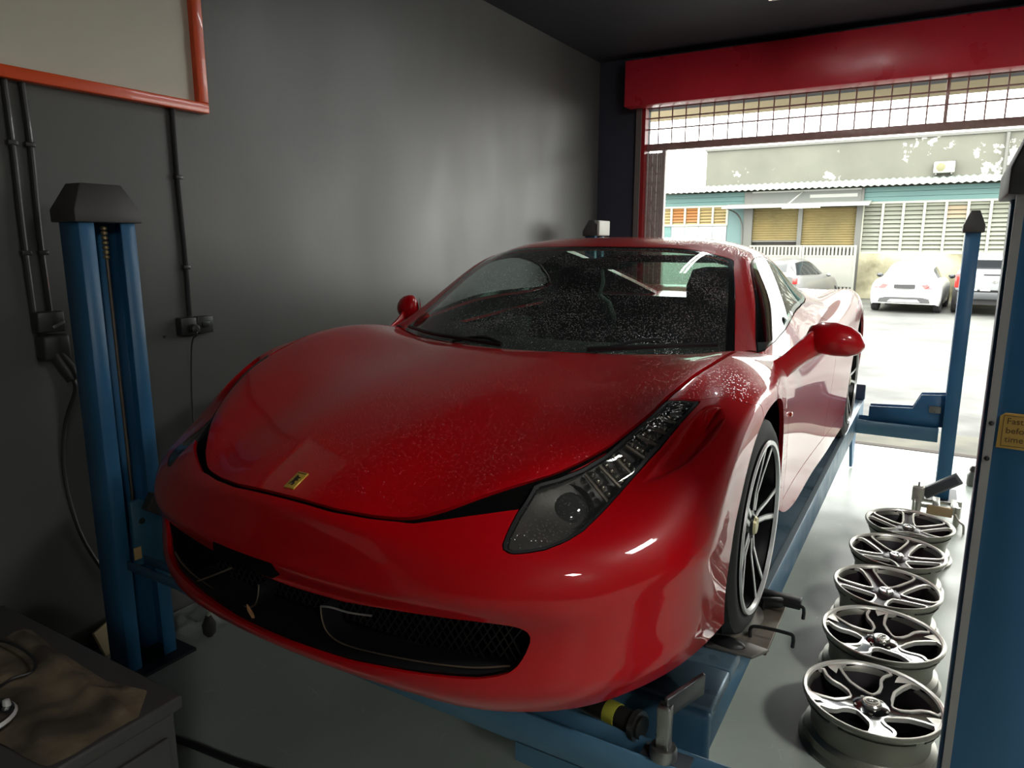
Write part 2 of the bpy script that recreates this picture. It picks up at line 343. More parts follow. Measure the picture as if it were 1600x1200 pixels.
BODY=[ # rows front-bottom -> tail ; 9 pts centre->sill
[(0,.085,.125),(.2,.09,.125),(.39,.11,.125),(.57,.155,.127),(.71,.235,.135),(.805,.345,.145),(.872,.46,.16),(.918,.61,.175),(.940,.755,.185)],
[(0,.035,.185),(.2,.042,.185),(.40,.066,.185),(.59,.117,.19),(.735,.2,.2),(.83,.32,.21),(.892,.44,.222),(.927,.60,.235),(.944,.755,.24)],
[(0,.056,.27),(.2,.062,.27),(.41,.085,.27),(.61,.131,.27),(.755,.208,.277),(.85,.34,.28),(.905,.46,.29),(.935,.61,.31),(.948,.755,.315)],
[(0,.060,.345),(.2,.067,.345),(.41,.090,.35),(.615,.138,.352),(.765,.212,.358),(.865,.345,.37),(.918,.465,.38),(.942,.61,.40),(.953,.76,.39)],
[(0,.027,.398),(.2,.034,.398),(.41,.060,.40),(.62,.117,.404),(.772,.209,.408),(.873,.347,.417),(.928,.47,.428),(.945,.617,.447),(.955,.765,.42)],
[(0,.024,.44),(.2,.032,.44),(.41,.058,.44),(.62,.118,.445),(.772,.213,.45),(.88,.35,.46),(.936,.475,.47),(.947,.625,.49),(.957,.77,.45)],
[(0,.03,.535),(.2,.038,.53),(.4,.075,.525),(.605,.155,.53),(.752,.255,.53),(.87,.40,.545),(.932,.52,.56),(.95,.65,.575),(.959,.80,.50)],
[(0,.05,.578),(.2,.065,.574),(.37,.11,.57),(.565,.22,.595),(.705,.325,.575),(.845,.465,.61),(.922,.58,.635),(.951,.70,.645),(.960,.84,.545)],
[(0,.2,.645),(.2,.21,.64),(.40,.24,.63),(.62,.34,.655),(.735,.44,.625),(.84,.58,.69),(.915,.68,.71),(.952,.78,.70),(.961,.90,.585)],
[(0,.45,.715),(.2,.45,.712),(.43,.47,.705),(.70,.49,.715),(.79,.58,.70),(.86,.72,.76),(.92,.80,.76),(.955,.86,.735),(.962,.955,.61)],
[(0,.7,.765),(.22,.7,.762),(.47,.70,.76),(.745,.69,.785),(.81,.76,.785),(.865,.86,.80),(.925,.92,.785),(.958,.95,.75),(.964,1.00,.628)],
[(0,.93,.795),(.23,.94,.793),(.49,.96,.795),(.73,1.0,.84),(.80,1.03,.843),(.87,1.06,.825),(.93,1.06,.79),(.962,1.06,.755),(.966,1.06,.638)],
[(0,1.1,.81),(.25,1.13,.81),(.52,1.2,.812),(.74,1.27,.835),(.80,1.28,.84),(.865,1.28,.82),(.925,1.26,.785),(.955,1.23,.72),(.958,1.18,.595)],
[(0,1.3,.79),(.27,1.33,.79),(.54,1.41,.79),(.75,1.5,.80),(.81,1.5,.81),(.87,1.5,.795),(.922,1.5,.74),(.935,1.47,.56),(.936,1.36,.34)],
[(0,1.7,.74),(.3,1.7,.74),(.55,1.75,.75),(.76,1.8,.775),(.83,1.8,.785),(.89,1.8,.76),(.925,1.8,.68),(.925,1.8,.45),(.92,1.8,.15)],
[(0,2.25,.74),(.3,2.25,.74),(.6,2.25,.76),(.78,2.25,.79),(.85,2.25,.795),(.905,2.25,.765),(.935,2.25,.66),(.93,2.25,.42),(.925,2.25,.15)],
[(0,2.7,.76),(.3,2.7,.76),(.6,2.7,.785),(.78,2.7,.82),(.86,2.7,.83),(.925,2.7,.79),(.95,2.7,.67),(.945,2.7,.42),(.935,2.7,.15)],
[(0,3.1,.78),(.3,3.1,.78),(.6,3.1,.81),(.77,3.1,.855),(.865,3.1,.88),(.94,3.1,.83),(.962,3.1,.7),(.957,3.1,.42),(.94,3.1,.15)],
[(0,3.7,.81),(.3,3.7,.82),(.6,3.7,.85),(.76,3.7,.89),(.865,3.7,.925),(.94,3.7,.87),(.968,3.7,.72),(.965,3.7,.42),(.945,3.7,.15)],
[(0,4.15,.85),(.3,4.15,.85),(.55,4.15,.86),(.72,4.15,.88),(.83,4.15,.89),(.91,4.15,.82),(.94,4.15,.68),(.94,4.15,.42),(.92,4.15,.2)],
[(0,4.44,.87),(.3,4.44,.87),(.5,4.43,.865),(.68,4.41,.85),(.78,4.38,.83),(.86,4.36,.75),(.89,4.35,.62),(.89,4.34,.42),(.87,4.33,.22)],
[(0,4.50,.65),(.3,4.50,.65),(.5,4.48,.64),(.66,4.46,.62),(.75,4.43,.58),(.81,4.41,.5),(.83,4.4,.42),(.83,4.39,.33),(.82,4.37,.24)],
[(0,4.46,.25),(.3,4.46,.25),(.5,4.45,.25),(.64,4.43,.25),(.72,4.41,.25),(.77,4.4,.25),(.79,4.39,.25),(.8,4.38,.25),(.8,4.37,.25)],
]
DOME=[ # windscreen base -> tail; centre -> belt
[(0,1.13,.81),(.27,1.165,.81),(.54,1.285,.806),(.745,1.45,.80),(.80,1.46,.80),(.845,1.44,.79),(.885,1.42,.75)],
[(0,1.37,.955),(.265,1.40,.952),(.52,1.495,.94),(.70,1.615,.91),(.762,1.64,.905),(.825,1.70,.86),(.893,1.75,.77)],
[(0,1.62,1.085),(.255,1.645,1.082),(.49,1.715,1.065),(.652,1.785,1.028),(.712,1.82,1.015),(.80,1.95,.93),(.893,2.0,.785)],
[(0,1.88,1.178),(.245,1.895,1.175),(.46,1.935,1.160),(.60,1.975,1.126),(.655,2.0,1.108),(.765,2.15,.985),(.89,2.25,.80)],
[(0,2.25,1.222),(.24,2.26,1.219),(.44,2.28,1.205),(.575,2.3,1.172),(.633,2.32,1.14),(.745,2.4,1.0),(.88,2.47,.825)],
[(0,2.65,1.20),(.24,2.65,1.197),(.43,2.65,1.182),(.56,2.65,1.145),(.63,2.65,1.10),(.735,2.65,.98),(.87,2.7,.845)],
[(0,3.1,1.11),(.24,3.1,1.105),(.42,3.07,1.09),(.54,3.05,1.055),(.63,3.03,1.0),(.73,3.0,.93),(.86,2.98,.86)],
[(0,3.5,1.0),(.24,3.5,.995),(.4,3.5,.985),(.52,3.5,.96),(.62,3.5,.925),(.71,3.5,.885),(.82,3.5,.85)],
[(0,4.0,.86),(.24,4.0,.858),(.39,4.0,.855),(.48,4.0,.85),(.56,4.0,.845),(.65,4.0,.84),(.76,4.0,.83)],
]
def spline(t,P,tt):
    "natural cubic spline through P[k] at t[k], evaluated at tt"
    n=len(t);h=np.diff(t);P=np.asarray(P,float);sh=P.shape;P2=P.reshape(n,-1)
    A=np.zeros((n,n));B=np.zeros_like(P2);A[0,0]=A[-1,-1]=1
    for i in range(1,n-1):
        A[i,i-1]=h[i-1];A[i,i]=2*(h[i-1]+h[i]);A[i,i+1]=h[i]
        B[i]=6*((P2[i+1]-P2[i])/h[i]-(P2[i]-P2[i-1])/h[i-1])
    M=np.linalg.solve(A,B)
    k=np.clip(np.searchsorted(t,tt,side='right')-1,0,n-2);a=(t[k+1]-tt)[:,None];b=(tt-t[k])[:,None];H=h[k][:,None]
    R=M[k]*a**3/(6*H)+M[k+1]*b**3/(6*H)+(P2[k]/H-M[k]*H/6)*a+(P2[k+1]/H-M[k+1]*H/6)*b
    return R.reshape((len(tt),)+sh[1:])

def surface(G, nu, nv):
    """interpolating surface through the mirrored control grid; returns P, N and (row, column) coordinates"""
    G = np.array(G, float); m = G[:, :0:-1].copy(); m[..., 0] *= -1; K = G.shape[1]-1; G = np.concatenate([m, G], 1)
    du = np.linalg.norm(np.diff(G, axis=0), axis=2).mean(1)**.75; dv = np.linalg.norm(np.diff(G, axis=1), axis=2).mean(0)**.75
    u = np.r_[0, np.cumsum(du)]; v = np.r_[0, np.cumsum(dv)]
    nus = nu if hasattr(nu, '__len__') else [nu]*(len(u)-1)
    ui = np.concatenate([i+np.arange(nus[i])/nus[i] for i in range(len(u)-1)]+[[len(u)-1.]])
    vi = np.concatenate([i+np.arange(nv)/nv for i in range(len(v)-1)]+[[len(v)-1.]])
    uu = np.interp(ui, np.arange(len(u)), u); vv = np.interp(vi, np.arange(len(v)), v)
    S = spline(u, G, uu); S = spline(v, S.transpose(1, 0, 2), vv).transpose(1, 0, 2)
    N = np.cross(np.gradient(S, axis=0), np.gradient(S, axis=1)); N /= np.maximum(np.linalg.norm(N, axis=2, keepdims=True), 1e-9)
    if ((S-np.array([0, 2.2, .3]))*N).sum(2).mean() < 0: N = -N
    A = np.stack(np.meshgrid(ui, vi-K, indexing='ij'), -1)
    n, w = S.shape[:2]; idx = np.arange(n*w).reshape(n, w)
    a, b, c_, d = idx[:-1, :-1].ravel(), idx[1:, :-1].ravel(), idx[1:, 1:].ravel(), idx[:-1, 1:].ravel()
    F = np.concatenate([np.stack([a, d, c_], 1), np.stack([a, c_, b], 1)])
    P = S.reshape(-1, 3); f0 = F[len(F)//2]
    X = np.concatenate([P, N.reshape(-1, 3), A.reshape(-1, 2)], 1)
    # make winding agree with the normals
    fn = np.cross(P[F[:, 1]]-P[F[:, 0]], P[F[:, 2]]-P[F[:, 0]])
    if (fn*X[F[:, 0], 3:6]).sum() < 0: F = F[:, ::-1]
    return X, F
def clip(X, F, d):
    """part of a triangle mesh where the field d is positive, cut exactly at d = 0"""
    s = d > 0; cnt = s[F].sum(1); out = [tuple(t) for t in F[cnt == 3]]; X = list(map(np.array, X)); cache = {}
    def cut(a, b):
        k = (a, b) if a < b else (b, a)
        if k not in cache:
            t = d[a]/(d[a]-d[b]); cache[k] = len(X); X.append(X[a]+t*(X[b]-X[a]))
        return cache[k]
    for t in F[(cnt > 0) & (cnt < 3)]:
        poly = []
        for i in range(3):
            a, b = int(t[i]), int(t[(i+1) % 3])
            if s[a]: poly.append(a)
            if s[a] != s[b]: poly.append(cut(a, b))
        for i in range(1, len(poly)-1): out.append((poly[0], poly[i], poly[i+1]))
    if not out: return np.zeros((0, 8)), np.zeros((0, 3), int)
    F2 = np.array(out, int); used, inv = np.unique(F2, return_inverse=True)
    X = np.array(X)[used]; n = np.linalg.norm(X[:, 3:6], axis=1, keepdims=True); X[:, 3:6] /= np.maximum(n, 1e-9)
    return X, inv.reshape(-1, 3)
def sd(poly, pts):
    """signed distance to a closed 2d polygon, positive inside"""
    poly = np.asarray(poly, float); a = poly; b = np.roll(poly, -1, 0); best = np.full(len(pts), 1e9); ins = np.zeros(len(pts), bool)
    for p, q in zip(a, b):
        e = q-p; w = pts-p; t = np.clip((w@e)/max(e@e, 1e-12), 0, 1); best = np.minimum(best, np.hypot(*(w-t[:, None]*e).T))
        c_ = ((p[1] > pts[:, 1]) != (q[1] > pts[:, 1])) & (pts[:, 0] < (q[0]-p[0])*(pts[:, 1]-p[1])/(q[1]-p[1]+1e-15)+p[0])
        ins ^= c_
    return np.where(ins, best, -best)
def panel(name, X, F, m, parent, thick=.014, off=0., normals=True):
    """mesh object from a clipped panel: keeps the smooth normals, folds the free edges inwards"""
    P = X[:, :3]-X[:, 3:6]*off; N = X[:, 3:6]; P = P-np.array([0, CY, 0])
    verts = P.tolist(); nrm = N.tolist(); faces = F.tolist()
    if thick:
        from collections import Counter
        E = Counter()
        for t in faces:
            for i in range(3): E[(min(t[i], t[(i+1) % 3]), max(t[i], t[(i+1) % 3]))] += 1
        for t in list(faces):
            for i in range(3):
                a, b = t[i], t[(i+1) % 3]
                if E[(min(a, b), max(a, b))] == 1:
                    pa, pb = P[a], P[b]; qa, qb = pa-N[a]*thick, pb-N[b]*thick
                    fn = np.cross(qa-pa, pb-pa); l = np.linalg.norm(fn)
                    if l < 1e-12: continue
                    k = len(verts); verts += [pa.tolist(), qa.tolist(), qb.tolist(), pb.tolist()]; nrm += [(fn/l).tolist()]*4
                    faces.append((k, k+1, k+2, k+3))
    me = bpy.data.meshes.new(name); me.from_pydata(verts, [], faces); me.materials.append(m)
    me.polygons.foreach_set('use_smooth', [True]*len(me.polygons))
    me.normals_split_custom_set_from_vertices(nrm)
    me.update()
    return link(name, me, parent)
car = thing('sports_car', 'low red sports car, wet with rain, standing on the blue four post lift', 'car', (0, CY, LIFT))
def cb(mb, name, m, parent=None, **k):
    """build a car part given in nose coordinates"""
    mb.v = [(p[0], p[1]-CY, p[2]) for p in mb.v]
    return mb.build(name, m, parent or car, **k)
XB, FB = surface(BODY, [6,6,6,8,8,8,8,12,14,14,12,10,10,10,8,8,8,10,8,6,5,4], 10)
XD, FD = surface(DOME, 12, 10)
# outlines on the body (car coordinates)
HOODF = [(0,.048,.578),(.082,.05,.576),(.172,.054,.571),(.271,.075,.567),(.335,.095,.567),(.365,.107,.569),(.396,.126,.578)]
HOODE = [(.433,.152,.590),(.499,.212,.617),(.580,.291,.641),(.619,.336,.652),(.656,.390,.671),(.690,.449,.694),(.702,.474,.704),(.730,.555,.738),(.748,.620,.762),(.756,.689,.784)]
HOODR = [(.769,.774,.805),(.782,.877,.825),(.797,.985,.839),(.803,1.1,.842),(.80,1.22,.838),(.787,1.33,.828),(.768,1.415,.815),(.745,1.432,.81),(.54,1.268,.808),(.27,1.15,.81),(0,1.115,.811)]
WEDGE = [(.368,.103,.566),(.442,.140,.579),(.516,.184,.592),(.573,.231,.598),(.577,.250,.61)]
LAMP = [(.583,.289,.637),(.577,.223,.590),(.579,.172,.552),(.581,.151,.532),(.590,.147,.525),(.605,.155,.5215),(.628,.170,.521),(.664,.199,.526),(.693,.235,.538),(.712,.277,.552),(.724,.334,.573),(.737,.396,.599),(.752,.457,.628),(.770,.514,.661),(.786,.560,.687),(.802,.624,.721),(.829,.755,.776),(.759,.680,.780),(.750,.616,.760),(.732,.552,.736),(.704,.469,.700),(.694,.442,.686),(.660,.383,.661),(.621,.332,.645)]
MOUTH = [(0,.329),(.18,.333),(.316,.347),(.428,.357),(.53,.365),(.587,.366),(.625,.363),(.643,.353),(.651,.335),(.641,.301),(.628,.272),(.608,.251),(.576,.239),(.538,.230),(.4,.214),(.2,.196),(0,.191)]
INTAKE = [(.791,.469,.630),(.807,.548,.674),(.827,.655,.731),(.839,.710,.756),(.877,.736,.761),(.899,.708,.734),(.887,.624,.696),(.862,.551,.662),(.823,.498,.641)]
q2 = lambda L: [(p[0], .7071*(p[1]+p[2])) for p in L]                    # slanted view plane for nose and bonnet outlines
mir = lambda L: L+[(-a, b) for a, b in reversed(L) if abs(a) > 1e-6]
H2D = mir(q2(HOODF+HOODE+HOODR)); W2D = mir(q2(HOODF[:5]+WEDGE+HOODE[2:]+HOODR)); L2D = q2(LAMP); M2D = mir(MOUTH); I2D = q2(INTAKE)
# scoop beside each headlamp: pressed into the wing
P = XB[:, :3]; ax = np.abs(P[:, 0])
si = sd(I2D, np.stack([ax, .7071*(P[:, 1]+P[:, 2])], 1)); front = (P[:, 1] < 1.0) & (P[:, 2] > .5)
tt = np.clip((P[:, 1]-.47)/.2, 0, 1); dep = np.where(front & (si > 0), np.clip(si/.011, 0, 1)**.8*(.008+.042*tt), 0)
XB[:, :3] -= XB[:, 3:6]*dep[:, None]
# refresh normals after pressing
fn = np.cross(XB[FB[:, 1], :3]-XB[FB[:, 0], :3], XB[FB[:, 2], :3]-XB[FB[:, 0], :3]); acc = np.zeros((len(XB), 3))
for k in range(3): np.add.at(acc, FB[:, k], fn)
acc /= np.maximum(np.linalg.norm(acc, axis=1, keepdims=True), 1e-12); sel = front & (si > -.02); XB[sel, 3:6] = acc[sel]
def slant(X): return np.stack([X[:, 0], .7071*(X[:, 1]+X[:, 2])], 1)
def slanta(X): return np.stack([np.abs(X[:, 0]), .7071*(X[:, 1]+X[:, 2])], 1)
def f_arch(X):
    a = np.hypot(X[:, 1]-1.065, X[:, 2]-.345)-.388; b = np.hypot(X[:, 1]-3.71, X[:, 2]-.365)-.41
    return np.where(np.abs(X[:, 0]) > .6, np.minimum(a, b), 1)
def f_mouth(X): return np.where(X[:, 1] < .4, sd(M2D, X[:, [0, 2]]), -1)
def f_lamp(X): return np.where((X[:, 1] < 1.0), sd(L2D, slanta(X)), -1)
CAB = mir([(0,1.12),(.27,1.16),(.54,1.28),(.74,1.44),(.80,1.5),(.84,1.75),(.85,2.2),(.83,2.6),(.76,3.0),(.62,3.6),(0,3.7)])
def f_cabin(X): return np.where(X[:, 2] > .6, sd(CAB, X[:, :2]), -1)
def f_split(X):                                                         # + ahead of the bumper / wing joint
    a = np.abs(X[:, 0]); return np.interp(a, [0, .70, .763, .82, .889, .942, .956, 1.], [.9, .66, .689, .755, .803, .845, .904, 1.06])-X[:, 1]
def f_door(X): return X[:, 1]-np.interp(X[:, 2], [.1, .4, .593, .686, .756, .80, .84, .9], [1.56, 1.58, 1.52, 1.37, 1.25, 1.235, 1.225, 1.22])
def cut(X, F, *fields):
    for f in fields:
        if len(F): X, F = clip(X, F, f(X))
    return X, F
G = .007
base = cut(XB, FB, f_arch)
hoodX = cut(*base, lambda X: np.where(X[:, 1] < 1.6, sd(H2D, slant(X)), -1)-G)
hood = panel('bonnet', *hoodX, PAINTW, car)
outer = cut(*base, lambda X: np.where((X[:, 1] < 1.6) & (X[:, 2] > .45), -sd(W2D, slant(X)), 1)-.0055, lambda X: -f_lamp(X)-.0025, lambda X: -f_mouth(X), lambda X: -f_cabin(X))
bump = cut(*outer, lambda X: f_split(X)-.0012)
panel('front_bumper', *bump, PAINT, car, thick=.03)
rest = cut(*outer, lambda X: -f_split(X)-.0012)
for s in (1, -1):
    side = cut(*rest, lambda X: X[:, 0]*s)
    panel('front_wing', *cut(*side, lambda X: -f_door(X)-.002), PAINTW, car)
    rear = cut(*side, lambda X: f_door(X)-.002)
    dr = cut(*rear, lambda X: 2.62-X[:, 1]+.25*(X[:, 2]-.5)-.002, lambda X: X[:, 2]-.262)
    panel('door', *dr, PAINT, car)
    panel('side_sill', *cut(*rear, lambda X: .258-X[:, 2], lambda X: 3.32-X[:, 1]), PAINT, car)
    q = cut(*rear, lambda X: np.maximum(X[:, 1]-2.62-.25*(X[:, 2]-.5)-.002, -1), lambda X: np.maximum(X[:, 2]-.26, X[:, 1]-3.32))
    panel('rear_wing', *q, PAINT, car)
# dark inner shell behind every joint
inner = cut(*base, lambda X: -f_cabin(X)-.0, lambda X: -f_mouth(X)+.004, lambda X: -f_lamp(X)+.01, lambda X: np.where((X[:, 1] < 1.0) & (X[:, 2] > .5), -sd(I2D, slanta(X))-.012, 1))
CAB2 = mir([(0,1.12),(.27,1.16),(.54,1.28),(.74,1.44),(.82,1.48),(.876,1.62),(.884,2.2),(.868,2.6),(.80,3.0),(.64,3.6),(0,3.7)])
panel('belt_trim', *cut(*base, lambda X: -f_cabin(X), lambda X: np.where(X[:, 2] > .6, sd(CAB2, X[:, :2]), -1)), MATTE, car, thick=0, off=-.004)
panel('inner_shell', *inner, SHUT, car, thick=0, off=.012)
# headlamps
for s in (1, -1):
    lx = cut(*base, f_lamp, lambda X: X[:, 0]*s)
    hl = panel('headlamp', *cut(*lx, lambda X: f_lamp(X)-.006), LAMPG, car, thick=.0)
    hl['label'] = 'smoked headlamp with a round lens and rows of small lights'
    panel('lamp_gasket', *cut(*lx, lambda X: .0065-f_lamp(X)), MATTE, hl, thick=.03)
    panel('lamp_housing', *lx, mat('lamp_grey', srgb(84,81,74), .42, .2, var=.2, vscale=20), hl, thick=0, off=.045)
    LK = mat('lamp_lens', srgb(150,150,140), .08, .6); CH = mat('lamp_chrome', srgb(176,168,152), .2, .9)
    n = Vector((.35*s, -.62, .70)).normalized(); c0 = Vector((.649*s, .332, .594))-n*.045
    R = n.to_track_quat('Z', 'Y').to_matrix()
    ring = MB().lathe([(.060,0),(.063,.012),(.058,.02),(.052,.012),(.050,0)], 24, closed=True); ring.v = [tuple(c0+R@Vector(p)) for p in ring.v]
    cb(ring, 'lens_ring', mat('lamp_dark_ring', srgb(50,48,46), .3, .5), hl, smooth=True)
    lens = MB().ball((0,0,0), .048, 18, 10, (1,1,.5)); lens.v = [tuple(c0+R@Vector(p)) for p in lens.v]
    cb(lens, 'projector_lens', mat('projector_glass', srgb(70,70,66), .05, .2, coat=1), hl, smooth=True)
    # rows of small LEDs climbing the tail of the lamp
    rows = [((.664,.405,.672),(.722,.405,.615)),((.684,.44,.688),(.738,.448,.638)),((.702,.478,.706),(.752,.488,.66)),((.718,.52,.723),(.768,.535,.69)),((.731,.562,.741),(.783,.58,.714)),((.742,.605,.757),(.795,.625,.735)),((.751,.65,.772),(.807,.672,.754))]
    k = MB().ball((0,0,0), .0085, 10, 6).mesh('small_light', True); k.materials.append(CH)
    for a, b in rows:
        for j in range(4):
            t = .14+.24*j; p = Vector(a).lerp(Vector(b), t)
            piece('small_light', k, hl, (p.x*s, p.y-CY+.006, p.z-.024))
        bb = MB(); a_, b_ = Vector(a), Vector(b); bb.tube([Vector((a_.x*s, a_.y-.014, a_.z-.026)), Vector((b_.x*s, b_.y-.014, b_.z-.026))], .0045, 6)
        cb(bb, 'lamp_fin', mat('lamp_fin_grey', srgb(112,104,92), .4, .5), hl, smooth=True)
# greenhouse
def rb(X, u0, u1, v0, v1, r, su=.3, sv=.16):
    """rounded box in (row, column) space scaled to rough metres"""
    u = (X[:, 6]-(u0+u1)/2)*su; v = (np.abs(X[:, 7])-(v0+v1)/2)*sv; a = np.abs(u)-(u1-u0)/2*su+r; b = np.abs(v)-(v1-v0)/2*sv+r
    return -(np.hypot(np.maximum(a, 0), np.maximum(b, 0))+np.minimum(np.maximum(a, b), 0)-r)
f_ws = lambda X: rb(X, -3., 3., -3.02, 3.02, .05)
DLO = [(.12,4.42),(.5,4.22),(1,4.14),(2,4.10),(3,4.08),(4,4.12),(4.8,4.3),(5.3,4.6),(5.55,4.9),(5.5,5.15),(5.1,5.38),(4.5,5.46),(3.5,5.46),(2.5,5.40),(1.5,5.34),(.8,5.2),(.3,4.9)]
f_dlo = lambda X: np.where(X[:, 6] < 6, sd([(a*.3, b*.13) for a, b in DLO], np.stack([X[:, 6]*.3, np.abs(X[:, 7])*.13], 1)), -1)
f_rw = lambda X: rb(X, 4.9, 9.5, -2.6, 2.6, .04)
ws = cut(XD, FD, f_ws)
wso = panel('windscreen', *cut(*ws, lambda X: f_ws(X)-.028), WS, car, thick=0)
panel('windscreen_border', *cut(*ws, lambda X: .0285-f_ws(X), lambda X: f_ws(X)-.004), BLK, wso, thick=.006)
roof = cut(XD, FD, lambda X: -f_ws(X)-.003, lambda X: -f_dlo(X)-.004, lambda X: -f_rw(X)-.003)
panel('roof', *roof, PAINTW, car, thick=.02)
panel('roof_lining', *cut(*roof, lambda X: 9.-X[:, 6]), MATTE, car, thick=0, off=.022)
for s in (1, -1):
    sg = cut(XD, FD, lambda X: X[:, 7]*s, f_dlo)
    g = panel('side_window', *cut(*sg, lambda X: f_dlo(X)-.010), SIDEG, car, thick=0)
    panel('window_seal', *cut(*sg, lambda X: .0105-f_dlo(X)), BLK, g, thick=.008)
panel('rear_window', *cut(XD, FD, lambda X: f_rw(X)-.003), REARG, car, thick=0)
# mouth: duct, red lower ledge, mesh, blades
from bisect import bisect
fr = XB[(np.abs(XB[:, 2]-.3) < .2) & (XB[:, 1] < .6)]
def face_y(x, z):
    d = (fr[:, 0]-x)**2+(fr[:, 2]-z)**2; k = np.argsort(d)[:6]; w = 1/(d[k]+1e-6); return float((fr[k, 1]*w).sum()/w.sum())
def resample(L, step=.03):
    out = []
    for i in range(len(L)):
        a, b = np.array(L[i]), np.array(L[(i+1) % len(L)]); n = max(1, int(np.linalg.norm(b-a)/step))
        out += [tuple(a+(b-a)*j/n) for j in range(n)]
    return out
rim = resample(M2D)
duct = MB().grid([[(x*.985, face_y(x, z)+.012, .29+(z-.29)*.97) for x, z in rim], [(x*.97, face_y(x, z)+.10, .29+(z-.29)*.9) for x, z in rim], [(x*.9, max(.16, face_y(x, z)+.07), .29+(z-.29)*.85) for x, z in rim]], close_v=True)
mouth = cb(duct, 'air_intake', MATTE, smooth=True)
cb(MB().box(-.66,.66,.19,.2,.16,.40), 'duct_back', SHUT, mouth)
led = []
for (x0_, z0_), (x1_, z1_) in zip(MOUTH[10:-1], MOUTH[11:]):
    led += [(x0_+(x1_-x0_)*j/4, z0_+(z1_-z0_)*j/4) for j in range(4)]
led = led+[(0,.191)]+[(-x, z) for x, z in reversed(led)]
cb(MB().grid([[(x, face_y(x, z)+.004, z-.004) for x, z in led], [(x*.985, face_y(x, z)+.05, z-.004) for x, z in led]]), 'lower_ledge', PAINT, mouth, smooth=True)
gm = MB()
for k in range(-26, 27):
    for sg_ in (1, -1):
        xc = k*.023; hh = .185 if abs(xc) < .5 else .13
        gm.rbox((xc, .165, .295 if abs(xc) < .5 else .31), (.0022, .004, hh), rotm(0, sg_*math.radians(34), 0))
gm.v = [p for p in gm.v]
go = cb(gm, 'mesh_grille', mat('grille_wire', (.03,.03,.03), .45, .4), mouth); go['kind'] = 'stuff'
for s in (1, -1):
    # splitter blade with a turned-up inner end, and outer winglet
    pts = [(.075,.09,.283),(.08,.088,.25),(.095,.087,.222),(.13,.088,.205),(.19,.09,.202),(.3,.096,.212),(.42,.108,.224),(.52,.125,.238),(.6,.148,.256)]
    mx_ = (lambda a: a) if s > 0 else (lambda a: -(.155+(a-.075)*.87))
    sp = smooth_path([(mx_(a), b, c_) for a, b, c_ in pts], 5)
    bl = MB().grid([[tuple(p) for p in sp], [(p.x, p.y+.06, p.z+.004) for p in sp], [(p.x, p.y+.06, p.z-.002) for p in sp], [(p.x, p.y+.001, p.z-.006) for p in sp]], close_u=True)
    bo = cb(bl, 'splitter_blade', mat('blade_black', (.02,.02,.022), .3, coat=.5), smooth=True)
    cb(MB().tube(sp, .0022, 6), 'blade_edge', mat('blade_edge_tan', srgb(120,104,86), .35, .3), bo, smooth=True)
    if s < 0: continue
    tp = smooth_path([(.075*s,.09,.283),(.11*s,.09,.290),(.17*s,.093,.291),(.24*s,.098,.300)], 5)
    cb(MB().tube(tp, .0026, 6), 'blade_edge', mat('blade_edge_light', srgb(190,190,186), .3, .5), bo, smooth=True)
wl = MB().add([(-.63,.15,.362),(-.60,.145,.255),(-.47,.115,.225),(-.33,.105,.31),(-.36,.09,.345),(-.63,.165,.362),(-.60,.16,.255),(-.47,.13,.225),(-.33,.12,.31),(-.36,.105,.345)],
              [(0,1,2,3,4),(9,8,7,6,5),(0,5,6,1),(1,6,7,2),(2,7,8,3),(3,8,9,4),(4,9,5,0)])
cb(wl, 'winglet', SHUT, mouth)
cb(MB().tube([(-.46,.10,.206),(-.36,.09,.255),(-.255,.085,.309)], .0028, 6), 'winglet_edge', MATS['blade_edge_tan'], mouth, smooth=True)
cb(MB().add([(-.15,.075,.185),(.07,.075,.185),(.07,.12,.20),(-.15,.12,.20),(-.15,.075,.178),(.07,.075,.178),(.07,.12,.19),(-.15,.12,.19)],[(0,1,2,3),(7,6,5,4),(0,4,5,1),(1,5,6,2),(2,6,7,3),(3,7,4,0)]), 'centre_blade', mat('blade_grey', srgb(62,66,70), .3, .3), mouth)
# black block at the upper edge of the mouth
pl = MB()
for i, x in enumerate(np.linspace(-.262, -.018, 7)):
    y = face_y(x, .385)
    pl.v += [(x, y-.010, .362), (x, y-.010, .404), (x, y+.03, .404), (x, y+.03, .362)]
    if i: b = (i-1)*4; pl.f += [(b+j, b+(j+1) % 4, b+4+(j+1) % 4, b+4+j) for j in range(4)]
pl.f += [(3,2,1,0), (24,25,26,27)]
cb(pl, 'plate_mount', SHUT, bevel=.003)
# badge on the nose
bn = Vector((0, -.43, .9)).normalized(); bR = Matrix((Vector((1,0,0)), bn.cross(Vector((1,0,0))), bn)).transposed()
bc = Vector((.008, .096, .6035))
def on_badge(mb): mb.v = [tuple(bc+bR@Vector(p)) for p in mb.v]; return mb
bd = cb(on_badge(MB().box(-.0175,.0175,-.029,.029,-.004,.003)), 'badge', mat('badge_yellow', srgb(214,178,74), .3, .3), bevel=.002)
horse = [(-.004,-.020),(.001,-.019),(.000,-.010),(.004,-.012),(.006,-.019),(.009,-.018),(.007,-.008),(.006,-.001),(.008,.004),(.006,.009),(.008,.013),(.004,.018),(.001,.014),(-.004,.011),(-.008,.012),(-.009,.008),(-.004,.007),(-.006,.002),(-.009,.001),(-.007,-.002),(-.002,-.003),(-.003,-.009),(-.007,-.012)]
cb(on_badge(MB().prism([(-a, b*.95-.001) for a, b in horse], .003, .0042)), 'badge_figure', DARK, bd)
cb(on_badge(MB().box(-.0145,.0145,.0215,.0255,.003,.0038)), 'badge_stripe', mat('badge_stripe_dark', srgb(120,96,50), .4), bd)
